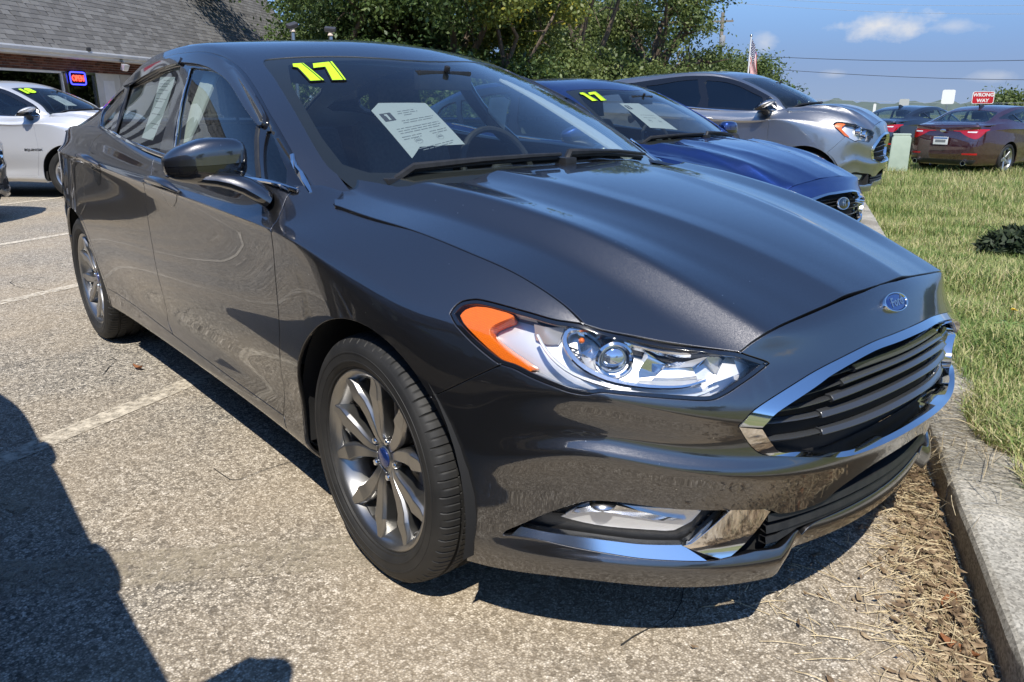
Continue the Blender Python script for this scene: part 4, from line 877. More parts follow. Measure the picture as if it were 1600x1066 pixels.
def bars(S,grille,lo,main,gt_i,gb_i):
    for v,ue in ((3.96,1.75),(4.45,2.12),(5.02,2.42),(5.72,2.66),(6.45,2.60)):
        L_=[(ue*t,v) for t in (1,.8,.6,.4,.2,0)]
        mb=MB()
        for half,(w,h,lift) in (((1.0,),(.0065,.012,-.032)),((.66,),(.0165,.015,-.028))):
            us=np.linspace(-ue*half[0],ue*half[0],30 if main else 14); uv=np.c_[np.abs(us),np.full(len(us),v)]; sg=np.sign(us); sg[sg==0]=1
            Pm=S(uv[:,0],uv[:,1]); n=S.normal(uv[:,0],uv[:,1]); Pm[:,1]*=sg; n[:,1]*=sg
            t=np.gradient(Pm,axis=0); t/=np.linalg.norm(t,axis=1,keepdims=True); b=np.cross(t,n); b*=np.sign(b[:,2:3]+1e-9)
            prof=[(-.5,-.6),(-.5,.35),(-.15,1),(.5,.45),(.5,-.6)]; K=len(prof); V=[];F=[]
            for i in range(len(us)):
                for a,hh in prof: V.append(Pm[i]+b[i]*a*w+n[i]*(hh*h+lift))
            for i in range(len(us)-1):
                for j in range(K): F.append((i*K+j,i*K+(j+1)%K,(i+1)*K+(j+1)%K,(i+1)*K+j))
            F+=[tuple(range(K)),tuple(range((len(us)-1)*K,len(us)*K))[::-1]]
            mb.add(V,F)
            if not main: break
        mb.build('grille_bar',M_grille,grille,bevel=.0012 if main else 0,seg=1)
    for v in (9.95,10.4,10.85):
        us=np.linspace(-2.35,2.35,26); uv=np.c_[np.abs(us),np.full(26,v)]; sg=np.where(us<0,-1,1.0); Pm=S(uv[:,0],uv[:,1]); n=S.normal(uv[:,0],uv[:,1]); Pm[:,1]*=sg; n[:,1]*=sg
        V=[];F=[]
        for i in range(26):
            for a,hh in ((-.5,-.03),(-.5,-.005),(.5,-.009),(.5,-.03)): V.append(Pm[i]+np.array([0,0,1])*a*.016+n[i]*hh)
        for i in range(25):
            for j in range(4): F.append((i*4+j,i*4+(j+1)%4,i*4+4+(j+1)%4,i*4+4+j))
        MB().add(V,F).build('grille_bar',M_plastic,lo)
def lamp_inside(S,sd,hd):
    p,n=on(S,(4.62,2.15),sd,-.040); ax=Vector((.80,.60*sd,0)).normalized()
    Mx=ax.to_track_quat('Y','Z').to_matrix()
    def tr(mb): mb.V=[tuple(Mx@Vector(v)+p) for v in mb.V]; return mb
    tr(MB().lathe([(.030,.022),(.0345,.026),(.039,.022),(.041,.0),(.044,-.03),(.03,-.03)],48)).build('lamp_ring',M_reflector,hd)
    tr(MB().ball((0,.004,0),(.031,.022,.031),28,16)).build('projector_lens',M_proj,hd)
    # light guide along the lower edge, inner bright surround of the main bowl
    sweep_on(S,'light_guide',[(3.25,3.55),(3.55,4.05),(3.9,4.2),(4.3,4.15),(4.65,3.85),(5.0,3.45),(5.3,2.85),(5.52,2.2)],[.006,.008,.0085,.008,.0075,.006],.008,M_lampsilver,hd,side=sd,lift=-.016)
    sweep_on(S,'chrome_surround',[(4.95,1.45),(5.18,1.75),(5.20,2.15),(5.05,2.65),(4.8,3.1),(4.5,3.45),(4.1,3.62),(3.7,3.55),(3.4,3.2)],[.008,.012,.014,.013,.011,.008,.006],.014,M_reflector,hd,side=sd,lift=-.026)
    sweep_on(S,'chrome_surround',[(4.95,1.35),(4.6,1.28),(4.1,1.25),(3.6,1.45),(3.3,1.8)],[.005,.007,.006,.005],.010,M_reflector,hd,side=sd,lift=-.022)
    # tilted bright facets of the reflector, and ribbed panes
    for A,oa,B,ob,m in (([(4.30,1.45),(4.22,2.0),(4.25,2.6)],-.016,[(3.98,1.55),(3.92,2.1),(3.98,2.7)],-.044,M_reflector),([(3.95,1.5),(3.9,2.0),(3.95,2.45)],-.040,[(3.45,1.95),(3.5,2.2),(3.6,2.5)],-.016,M_lampsilver),
        ([(3.95,2.5),(3.8,2.55),(3.6,2.55)],-.016,[(4.05,3.0),(3.75,3.05),(3.45,3.0)],-.044,M_reflector),([(4.2,3.05),(3.85,3.1),(3.4,3.05)],-.038,[(4.3,3.5),(3.9,3.6),(3.45,3.45)],-.018,M_lampsilver),
        ([(3.55,1.75),(3.35,1.95)],-.020,[(3.2,2.9),(2.98,2.65)],-.044,M_lampsilver),([(3.15,2.2),(3.0,2.35)],-.030,[(3.3,3.35),(2.95,3.0)],-.016,M_lampsilver),
        ([(5.10,1.65),(5.05,2.0),(4.98,2.4)],-.018,[(4.88,1.6),(4.86,2.0),(4.84,2.4)],-.046,M_reflector),([(4.98,2.5),(4.9,2.8),(4.75,3.15)],-.018,[(4.82,2.45),(4.72,2.7),(4.6,2.95)],-.046,M_lampsilver),
        ([(5.62,1.92),(5.45,1.88),(5.25,1.72)],-.018,[(5.58,2.25),(5.45,2.3),(5.3,2.2)],-.040,M_lampsilver)):
        ruled(S,'reflector_facet',A,np.full(10,oa),B,np.full(10,ob),m,hd,(sd,),wall=.052,n=10)
    for k in range(10):
        t=k/9; ruled(S,'reflector_rib',[(3.92-.42*t,1.58+.40*t),(3.90-.42*t,1.62+.40*t)],np.full(4,-.030),[(3.93-.40*t,2.25+.22*t),(3.91-.40*t,2.27+.22*t)],np.full(4,-.030),M_reflector,hd,(sd,),wall=.036,n=4)
    for k in range(7):
        t=k/6; q0=on(S,(5.16-.30*t,2.25+.9*t),sd,-.030)[0]; q1=on(S,(5.06-.28*t,2.20+.80*t),sd,-.046)[0]; MB().tube([q0,q1],.0022,5).build('reflector_rib',M_reflector,hd)
    q,nn=on(S,(5.02,1.95),sd,-.022); MB().ball(q,(.006,.006,.006),12,8).build('indicator_bulb',M_amber,hd)
def fog_detail(S,sd,lamp,pocket,car):
    cu=smooth(b_['chr_u'],3); fb=b_['fog_b']
    kk=8
    ruled(S,'fog_lamp_trim',b_['chr_u'][:6],np.full(40,-.009),[fb[10]]+fb[9:3:-1],np.full(40,-.001),M_brightstrip,car,(sd,),wall=.03)
    lp=[b_['chr_u'][5]]+smooth(b_['chr_u'][6:],2)+[b_['fog_t'][10],b_['fog_t'][11],b_['fog_t'][12]]+smooth(fb[0:3],2)+[fb[3]]
    panel('fog_lamp_trim',S,lp,M_chrome,car,side=sd,off=-.004,gap=.001,flange=.03,step=.02)
    # louvre ribs each end of the lamp
    for i in range(5):
        t=i/4; q,n=on(S,(5.18-.13*i,9.95-.22*i),sd,-.034); MB().box(q,(.030,.006,.0035),M=Matrix.Rotation(sd*-.75,3,'Z')).build('louvre',M_plastic,pocket)
    for i in range(6):
        q,n=on(S,(3.32-.08*i,10.35-.16*i),sd,-.034); MB().box(q,(.028,.006,.003),M=Matrix.Rotation(sd*-.5,3,'Z')).build('louvre',M_plastic,pocket)
    tp=[(4.95,9.78),(4.6,9.62),(4.2,9.68),(3.8,9.80),(3.5,9.86)]; md=[(5.1,10.1),(4.7,10.12),(4.3,10.15),(3.9,10.2),(3.55,10.05)]; bt=[(5.0,10.35),(4.7,10.6),(4.3,10.75),(3.95,10.78),(3.75,10.78)]
    ruled(S,'reflector_bowl',tp,np.full(12,-.026),md,np.full(12,-.044),M_reflector,lamp,(sd,),wall=.05,n=12)
    p,n=on(S,(4.62,9.62),sd,-.028); MB().ball(p,(.028,.030,.012),16,8).build('bulb_shade',M_satin,lamp)
def handle(S,car,a,b,sd,paint):
    us=np.linspace(a[0],b[0],11); vs_=np.linspace(a[1],b[1],11)
    n_=20; lp=[((a[0]*.42+b[0]*.58)+.20*math.cos(w),a[1]+.9+1.05*math.sin(w)) for w in np.linspace(0,2*math.pi,n_+1)[:-1]]
    panel('handle_dark_patch',S,lp,M_black_gloss,car,side=sd,off=.0012,gap=0,flange=.0,step=.02)  # hollow behind the handle drawn as a flat black patch on the skin
    pts=[on(S,(us[i],vs_[i]),sd,.004+(.033 if S.T is None else .003)*min(1,min(i,10-i)/2.2))[0] for i in range(11)]
    MB().tube(pts,[.007,.013,.018,.020,.021,.021,.021,.020,.018,.013,.007],12,flat=.75).build('door_handle',paint,car)
STALK=((-.690,1.088,1.012),(-.668,1.05,1.006),(-.640,1.00,1.002),(-.612,.965,.999),(-.588,.938,.992),(-.570,.910,.979),(-.556,.885,.960),(-.553,.862,.942))
def mirrors(car,SB,SG,paint,T,main,sides):
    def tp(p): return T(np.array([p],float))[0] if T else np.array(p,float)
    for sd in sides:
        c=(-.655,.985-(0 if main else .035),1.048); N1,N2=28,18
        def shape(z0,z1,n,grow=1.0):
            V=[];F=[]
            for i in range(n+1):
                z=z0+(z1-z0)*i/n; s=max(0,1-abs(z)**3.6)**(1/3.6)
                for j in range(N1):
                    w=2*math.pi*j/N1; cx,cy=math.cos(w),math.sin(w)
                    ex=(abs(cx)**.75)*math.copysign(1,cx); ey=(abs(cy)**.62)*math.copysign(1,cy)
                    y=ey*.112*s*grow; x=ex*.056*s*grow*(1-.25*max(ey,0)**2)-.030*max(0,y/.112)**1.5
                    hz=.064*(1-.55*max(0,y/.112)**1.7) if z>0 else .062*(1-.18*max(0,y/.112))
                    V.append((c[0]+x,c[1]+y,c[2]+z*hz-.004*y/.112))
            for i in range(n):
                for j in range(N1): F.append((i*N1+j,i*N1+(j+1)%N1,(i+1)*N1+(j+1)%N1,(i+1)*N1+j))
            F+=[tuple(range(N1))[::-1],tuple(range(n*N1,(n+1)*N1))]
            P=[tp(v) for v in V]; return [(p[0],p[1]*sd,p[2]) for p in P],F
        if main and sd>0: c=(-.85,.930,.965)
        V,F=shape(-.12,.999,14); top=MB().add(V,F,True).build('door_mirror',paint,car)
        V,F=shape(-.66,-.13,4,.985); MB().add(V,F,True).build('mirror_band',M_black_gloss,top)
        V,F=shape(-.97,-.67,5,1.0); MB().add(V,F,True).build('mirror_base',paint if main else M_plastic,top)
        # stalk: flat tapering arm running inboard and down to the door skin
        q=[tp((p[0],p[1]-(0 if main else .035*max(0,(p[1]-.86)/.22)),p[2])) for p in STALK] if not(main and sd>0) else [tp((p[0]-.17,p[1]-.03,p[2]-.07)) for p in STALK]
        q=[Vector((p[0],p[1]*sd,p[2])) for p in q]
        MB().tube(q,[.010,.024,.032,.037,.041,.043,.044,.042],16,flat=.58).build('mirror_stalk',paint if main else M_plastic,top)
        g=[tp(p) for p in ((c[0]-.045,c[1]-.085,c[2]-.045),(c[0]-.06,c[1]+.075,c[2]-.045),(c[0]-.06,c[1]+.075,c[2]+.033),(c[0]-.045,c[1]-.085,c[2]+.042))]
        MB().add([(p[0]-.012,p[1]*sd,p[2]) for p in g],[(0,1,2,3)]).build('mirror_glass',M_reflector,top)
def cabin(car,T,main,spec):
    def tb(mb):
        if T: 
            V=T(np.array(mb.V,float)); mb.V=[tuple(v) for v in V]
        return mb
    d=MB(); d.prism([(-.42,.93),(-.62,.955),(-.80,.96),(-.90,.92),(-.92,.60),(-.42,.60)],'y',-.70,.70); tb(d).build('dashboard',M_dash,car,bevel=.02)
    tb(MB().box((-1.8,0,.36),(2.6,1.5,.06))).build('cabin_floor',M_under,car)
    for sy in (-.37,.37):
        s=MB(); s.prism([(-1.05,.52),(-1.55,.46),(-1.62,.50),(-1.56,.58),(-1.05,.64)],'y',sy-.25,sy+.25)
        so=tb(s).build('seat',M_seat,car,bevel=.04,seg=3)
        b=MB(); b.prism([(-1.50,.54),(-1.63,.50),(-1.84,1.10),(-1.76,1.13),(-1.70,1.06)],'y',sy-.24,sy+.24); tb(b).build('seat_back',M_seat,so,bevel=.04,seg=3)
        h=MB(); h.prism([(-1.74,1.15),(-1.83,1.16),(-1.85,1.31),(-1.77,1.32)],'y',sy-.12,sy+.12); h.tube([(-1.79,sy-.06,1.10),(-1.80,sy-.06,1.17)],.007,6); h.tube([(-1.79,sy+.06,1.10),(-1.80,sy+.06,1.17)],.007,6); tb(h).build('headrest',M_seat,so,bevel=.025,seg=3)
    rs=MB(); rs.prism([(-2.25,.55),(-2.70,.52),(-2.95,1.05),(-2.85,1.08),(-2.62,.66)],'y',-.62,.62); tb(rs).build('rear_seat',M_seat,car,bevel=.05,seg=3)
    pk=MB(); pk.box((-3.15,0,1.02),(.6,1.2,.03)); tb(pk).build('parcel_shelf',M_dash,car)
    # steering wheel
    c=Vector((-.98,.36,.93)); q=Matrix.Rotation(R(-24),3,'Y'); pts=[c+q@Vector((0,.185*math.cos(a),.185*math.sin(a))) for a in np.linspace(0,2*math.pi,37)]
    w=MB().tube(pts,.014,8,cap=False); 
    for a in (0,math.pi,1.5*math.pi): w.tube([c+Vector((.03,0,0)),c+q@Vector((0,.18*math.cos(a),.18*math.sin(a)))],.014,6)
    w.ball(c+Vector((.02,0,0)),(.03,.06,.05),12,8); tb(w).build('steering_wheel',M_dash,car)
    m=MB(); m.box((-.87,0,1.285),(.035,.24,.068)); m.tube([(-.85,0,1.315),(-.84,0,1.335)],.012,6); tb(m).build('rear_view_mirror',M_plastic,car,bevel=.01)
M_proj=mat('projector_glass',(.62,.70,.80),.04,.9,coat=1)

# ------------------------------------------------------------ ground, kerb, grass
K0=np.array([.72,.842]); KT=np.array([.4825,-.8759]); KN=np.array([.8759,.4825])     # kerb foot, its run and its outward side
def kerbside(x,y): return (x-K0[0])*KN[0]+(y-K0[1])*KN[1]
def gz(x,y):
    """height of the lawn and the land beyond it"""
    d=kerbside(np.asarray(x,float),np.asarray(y,float))
    r=np.hypot(np.asarray(x)-1.5,np.asarray(y)+1.8)
    return .108-.37*sstep(3,12,r)-.004*np.maximum(r-13,0)*(r<300)
def asphalt():
    m=mat('asphalt',(.3,.28,.25),.9); nt,N,L,b=nodes(m); t=N('ShaderNodeTexCoord'); o=t.outputs['Object']
    v=N('ShaderNodeTexVoronoi'); v.inputs['Scale'].default_value=165; v.inputs['Randomness'].default_value=1; L(o,v.inputs['Vector'])
    v2=N('ShaderNodeTexVoronoi'); v2.inputs['Scale'].default_value=84; L(o,v2.inputs['Vector'])
    sep=N('ShaderNodeSeparateColor'); L(v.outputs['Color'],sep.inputs[0]); sep2=N('ShaderNodeSeparateColor'); L(v2.outputs['Color'],sep2.inputs[0])
    stone=ramp(N,L,sep.outputs[0],[(.0,(.12,.116,.110)),(.25,(.26,.246,.222)),(.55,(.45,.42,.37)),(.85,(.62,.585,.52)),(1,(.78,.75,.69))])
    big=ramp(N,L,sep2.outputs[0],[(.0,(.13,.127,.12)),(.5,(.36,.335,.30)),(.85,(.60,.565,.50)),(1,(.78,.75,.70))])
    bigm=ramp(N,L,sep2.outputs[1],[(.50,(0,0,0)),(.52,(1,1,1))])
    c=mixc(N,L,bigm,stone,big)
    e=ramp(N,L,v.outputs['Distance'],[(.18,(1.12,1.12,1.12)),(.62,(.34,.335,.325))]); c=mixc(N,L,.85,c,e,'MULTIPLY')
    # dusty tan drift, darker worn patches, faint oil
    n1=noise(N,L,.55,6,.6,o); n2=noise(N,L,2.3,6,.62,o); n3=noise(N,L,.23,4,.5,o)
    c=mixc(N,L,ramp(N,L,n1,[(.40,(0,0,0)),(.68,(.42,.42,.42))]),c,(.50,.40,.27))
    c=mixc(N,L,ramp(N,L,n2,[(.48,(0,0,0)),(.75,(.20,.20,.20))]),c,(.16,.15,.14))
    sp=N('ShaderNodeTexVoronoi'); sp.inputs['Scale'].default_value=1.6; L(o,sp.inputs['Vector'])
    c=mixc(N,L,ramp(N,L,sp.outputs['Distance'],[(.0,(.35,.35,.35)),(.10,(0,0,0))]),c,(.07,.068,.065))
    # sandy wash along the kerb
    g=N('ShaderNodeVectorMath'); g.operation='DOT_PRODUCT'; L(o,g.inputs[0]); g.inputs[1].default_value=(KN[0],KN[1],0)
    k=N('ShaderNodeMath'); k.operation='ADD'; L(g.outputs['Value'],k.inputs[0]); k.inputs[1].default_value=-(K0@KN)
    wv=N('ShaderNodeMath'); wv.operation='MULTIPLY_ADD'; L(n2,wv.inputs[0]); wv.inputs[1].default_value=.7; L(k.outputs[0],wv.inputs[2])
    c=mixc(N,L,ramp(N,L,wv.outputs[0],[(.0,(0,0,0)),(.36,(.70,.70,.70))]),c,(.46,.36,.24))
    c=mixc(N,L,1.0,c,(1.12,1.07,.985),'MULTIPLY')
    L(c,b.inputs['Base Color'])
    h=N('ShaderNodeMath'); h.operation='SUBTRACT'; h.inputs[0].default_value=1; L(v.outputs['Distance'],h.inputs[1])
    bump(N,L,b,h.outputs[0],.55,.005); return m
M_asph=asphalt()
# parking lot and the land round it: one sheet out to the horizon, lower beyond the kerb
def ground_sheet():
    a=K0-KT*400; c=K0+KT*400
    V=[(*a,0),(*c,0),(*(c-KN*400),0),(*(a-KN*400),0)]
    o=mesh('parking_lot',V,[(0,3,2,1)],M_asph); tag(o,kind='structure')
    rs=[0]+list(np.geomspace(.5,1500,46)); th=np.linspace(0,2*math.pi,97)[:-1]
    # land sheet starts behind the kerb
    n=60; m=70; s=np.r_[np.linspace(-14,30,n)]; V=[];F=[]
    S_=np.sort(np.r_[-np.geomspace(1,900,26),np.linspace(-.9,.9,5),np.geomspace(1,900,30)]); D_=np.r_[.10,np.geomspace(.2,1400,58)]
    for q in S_:
        for d in D_:
            p=K0-KT*q+KN*d; r=math.hypot(p[0]-1.5,p[1]+1.8); z=float(gz(p[0],p[1])); V.append((p[0],p[1],z-.0))
    for i in range(len(S_)-1):
        for j in range(len(D_)-1): F.append((i*len(D_)+j,(i+1)*len(D_)+j,(i+1)*len(D_)+j+1,i*len(D_)+j+1))
    mg=mat('lawn_soil',(.12,.12,.04),.95); nt,N,L,b=nodes(mg); t=N('ShaderNodeTexCoord'); o=t.outputs['Object']
    n1=noise(N,L,1.1,8,.65,o); n2=noise(N,L,28,4,.6,o); n3=noise(N,L,.09,4,.5,o)
    c=ramp(N,L,n1,[(.30,(.11,.16,.045)),(.5,(.17,.19,.065)),(.66,(.26,.23,.11)),(.8,(.36,.29,.17))])
    c=mixc(N,L,ramp(N,L,n2,[(.35,(.0,)*3),(.7,(.5,)*3)]),c,(.20,.19,.08))
    L(c,b.inputs['Base Color']); bump(N,L,b,n2,.6,.03)
    tag(mesh('lawn',V,F,mg,smooth=True),kind='structure')
ground_sheet()
def kerb():
    m=mat('kerb_concrete',(.4,.37,.31),.9); nt,N,L,b=nodes(m); t=N('ShaderNodeTexCoord'); o=t.outputs['Object']
    n1=noise(N,L,3.2,8,.65,o); n2=noise(N,L,90,3,.6,o); n3=noise(N,L,.9,5,.6,o)
    c=ramp(N,L,n1,[(.3,(.22,.205,.165)),(.5,(.38,.355,.295)),(.72,(.52,.49,.42))])
    vk=N('ShaderNodeTexVoronoi'); vk.inputs['Scale'].default_value=170; L(o,vk.inputs['Vector']); sk=N('ShaderNodeSeparateColor'); L(vk.outputs['Color'],sk.inputs[0])
    c=mixc(N,L,.75,c,ramp(N,L,sk.outputs[0],[(0,(.35,.34,.32)),(.5,(.85,.85,.84)),(1,(1.25,1.23,1.2))]),'MULTIPLY')
    c=mixc(N,L,ramp(N,L,n3,[(.52,(0,)*3),(.7,(.7,)*3)]),c,(.16,.13,.09))
    L(c,b.inputs['Base Color']); bump(N,L,b,sk.outputs[0],.35,.004)
    root=empty('kerb',(K0[0],K0[1],0),math.atan2(KT[1],KT[0])); tag(root,'long weathered concrete kerb between the parking lot and the lawn','kerb')
    rr=random.Random(3)
    for i in range(-14,3):
        L0=2.42*i+.30; prof=[(0,-.2),(.004,.100),(.010,.113),(.022,.120),(.225,.121),(.238,.114),(.244,-.2)]
        mb=MB(); n=26; V=[];F=[]; K=len(prof)
        for a in range(n+1):
            x=L0+.006+(2.408)*a/n
            for j,(d,z) in enumerate(prof):
                w=rr.gauss(0,.0011) if 0<j<6 else 0
                V.append((x,d+w+.0,z+w*.8))
        for a in range(n):
            for j in range(K-1): F.append((a*K+j,(a+1)*K+j,(a+1)*K+j+1,a*K+j+1))
        F+=[tuple(range(K)),tuple(range(n*K,(n+1)*K))[::-1]]
        mb.add(V,F,True); mb.build('kerb_stone',m,root,angle=24)
kerb()
# faded bay lines and a sealed seam, thin worn sheets 4 mm over the asphalt
def worn(name,c,lo,hi,scale=28):
    m=mat(name,c,.85); nt,N,L,b=nodes(m); t=N('ShaderNodeTexCoord'); n=noise(N,L,scale,6,.7,t.outputs['Object']); n2=noise(N,L,1.3,4,.6,t.outputs['Object'])
    a=N('ShaderNodeMath'); a.operation='MULTIPLY_ADD'; L(n2,a.inputs[0]); a.inputs[1].default_value=.45; L(n,a.inputs[2])
    L(ramp(N,L,a.outputs[0],[(lo,(0,)*3),(hi,(1,)*3)]),b.inputs['Alpha']); return m
def strip(name,p,q,w,m,z,label=None):
    p,q=Vector((*p,0)),Vector((*q,0)); t=(q-p).normalized(); b=Vector((-t.y,t.x,0))*w/2; V=[];F=[]; n=12
    for i in range(n+1):
        c=p+(q-p)*i/n; V+=[c+b+Vector((0,0,z)),c-b+Vector((0,0,z))]
    for i in range(n): F.append((2*i,2*i+1,2*i+3,2*i+2))
    o=mesh(name,V,F,m); tag(o,kind='structure'); return o
ML=worn('worn_cream_paint',(.66,.59,.47),.55,.84); MS=worn('tan_sealer',(.42,.36,.26),.58,.95,40)
strip('bay_line',(-1.12,-2.25),(-2.05,-.30),.105,ML,.004); strip('bay_line',(-3.05,-3.4),(-4.9,.5),.10,ML,.004)
strip('bay_line',(-5.2,-3.8),(-7.0,0.0),.10,ML,.004); strip('crack_seal',(-1.05,-2.3),(.35,-.15),.17,MS,.004); strip('crack_seal',(-3.9,-2.6),(-1.0,-1.55),.05,MS,.008)
for i,(a,b) in enumerate((((-6.5,5.5),(-9,10)),((-9.5,-1.5),(-12.5,5)))): strip('bay_line',a,b,.10,ML,.004)
def cracks():
    g=np.random.default_rng(8); V=[];F=[]
    for x,y,a,n in ((.62,-.62,2.2,16),(-.9,-1.0,.4,22),(-2.6,-1.9,1.2,26),(-4.6,-.6,.2,24),(.95,.15,2.6,9),(-6.5,.8,1.0,24)):
        p=np.array([x,y]); k0=len(V)
        for i in range(n):
            a+=g.normal(0,.35); d=np.array([math.cos(a),math.sin(a)]); w=g.uniform(.0008,.0022); b=np.array([-d[1],d[0]])*w
            V+= [(*(p+b),.004),(*(p-b),.004)]; p=p+d*g.uniform(.03,.08)
        F+=[(k0+2*i,k0+2*i+1,k0+2*i+3,k0+2*i+2) for i in range(n-1)]
    tag(mesh('paving_crack',V,F,mat('crack_shadow',(.03,.028,.025),.95)),kind='structure')
cracks()
# ------------------------------------------------------------ grass as real blades
def blades(name,n,dfun,hmin,hmax,w,cols,kind='stuff',seed=1,lean=.5,tip=.35):
    g=np.random.default_rng(seed); P=dfun(g,n); n=len(P); h=g.uniform(hmin,hmax,n)*P[:,3]; a=g.uniform(0,2*np.pi,n); l=g.uniform(.1,lean,n)*h
    dirn=np.stack([np.cos(a),np.sin(a),0*a],1); sidev=np.stack([-np.sin(a),np.cos(a),0*a],1); ww=w*g.uniform(.6,1.3,n)*np.sqrt(P[:,3])
    base=P[:,:3]; mid=base+dirn*(l*.35)[:,None]+np.c_[0*h,0*h,h*.6]; top=base+dirn*l[:,None]*1.3+np.c_[0*h,0*h,h*g.uniform(.75,1,n)]
    V=np.empty((n,5,3)); V[:,0]=base-sidev*ww[:,None]; V[:,1]=base+sidev*ww[:,None]; V[:,2]=mid+sidev*ww[:,None]*.8; V[:,3]=mid-sidev*ww[:,None]*.8; V[:,4]=top
    me=bpy.data.meshes.new(name); i0=np.arange(n)*5
    loops=np.stack([i0,i0+1,i0+2,i0+3,i0+3,i0+2,i0+4],1).ravel()
    me.vertices.add(n*5); me.vertices.foreach_set('co',V.ravel()); me.loops.add(len(loops)); me.loops.foreach_set('vertex_index',loops.astype(np.int32))
    st=np.stack([np.arange(n)*7,np.arange(n)*7+4],1).ravel(); me.polygons.add(2*n); me.polygons.foreach_set('loop_start',st.astype(np.int32))
    at=me.attributes.new('tone','FLOAT','FACE'); tone=np.repeat(g.uniform(0,1,n),2); at.data.foreach_set('value',tone.astype(np.float32))
    me.update(calc_edges=True); me.validate()
    m=mat(name+'_blades',(.1,.15,.03),.6); nt,N,L,b=nodes(m); A=N('ShaderNodeAttribute'); A.attribute_name='tone'
    t=N('ShaderNodeTexCoord'); nz=noise(N,L,.9,5,.6,t.outputs['Object'])
    s=N('ShaderNodeMath'); s.operation='MULTIPLY_ADD'; L(nz,s.inputs[0]); s.inputs[1].default_value=1.3; 
    s2=N('ShaderNodeMath'); s2.operation='MULTIPLY_ADD'; L(A.outputs['Fac'],s2.inputs[0]); s2.inputs[1].default_value=.75; s2.inputs[2].default_value=-.53; L(s2.outputs[0],s.inputs[2])
    L(ramp(N,L,s.outputs[0],cols),b.inputs['Base Color'])
    tr=N('ShaderNodeBsdfTranslucent'); L(ramp(N,L,s.outputs[0],cols),tr.inputs[0]); mx=N('ShaderNodeMixShader'); mx.inputs[0].default_value=.3
    L(b.outputs[0],mx.inputs[1]); L(tr.outputs[0],mx.inputs[2]); L(mx.outputs[0],nt.nodes['Material Output'].inputs[0])
    me.materials.append(m); o=bpy.data.objects.new(name,me); link(o); tag(o,kind=kind); return o
GC=[(.05,(.10,.18,.035)),(.30,(.19,.285,.065)),(.50,(.31,.36,.11)),(.70,(.50,.46,.20)),(.92,(.66,.57,.33))]
def vnoise(x,y,s,seed):
    g=np.random.default_rng(seed); T=g.uniform(0,1,(64,64)); u=x/s; v=y/s; i=np.floor(u).astype(int); j=np.floor(v).astype(int); f=u-i; h=v-j; f=f*f*(3-2*f); h=h*h*(3-2*h)
    t=lambda a,b: T[a%64,b%64]
    return (t(i,j)*(1-f)+t(i+1,j)*f)*(1-h)+(t(i,j+1)*(1-f)+t(i+1,j+1)*f)*h
def lawn_pts(g,n):
    # more blades near the camera; sparse at the kerb and on bare patches
    r=2.0*np.exp(g.uniform(0,1,n)*math.log(30/2.0)); a=R(95)+g.uniform(0,1,n)*R(52); a=np.where(g.uniform(0,1,n)<.75,R(96)+g.uniform(0,1,n)*R(34),a)
    x=1.566+r*np.cos(a); y=-1.767+r*np.sin(a); d=kerbside(x,y)
    bare=vnoise(x,y,.55,2)*.6+vnoise(x,y,.2,3)*.4
    far=np.clip((r-6)/10,0,1)
    edge=np.where(x>.55,.21,.13)+.26*(vnoise(x,y,.35,5)-.45)*np.where(x>.2,1,.6)+.5*np.exp(-((x+1.9)**2+(y-5.6)**2)/.8)
    k=(d>edge)&((bare>.27)|(g.uniform(0,1,n)<.35))
    hh=.40+1.0*vnoise(x,y,.55,7)**1.3+.3*np.clip((d-edge)/.6,0,1); sc=np.clip(r/6,.85,3.4)**.6
    return np.c_[x,y,gz(x,y)-.004,hh*sc][k]
blades('lawn_grass',330000,lawn_pts,.035,.095,.0027,GC,seed=3,lean=.9)
def kerb_tufts(g,n):
    s=g.normal(0,1,n)*1.0; c=g.integers(0,16,n); cs=np.linspace(-1.3,3.2,16)+np.random.default_rng(4).normal(0,.1,16); q=cs[c]+g.normal(0,.10,n); d=.20+np.abs(g.normal(0,.05,n)); p=K0[None]-KT[None]*q[:,None]+KN[None]*d[:,None]
    return np.c_[p,np.full(n,.112),g.uniform(.5,1.2,n)]
blades('kerb_weeds',2600,kerb_tufts,.03,.09,.0022,GC,seed=9,lean=1.3)
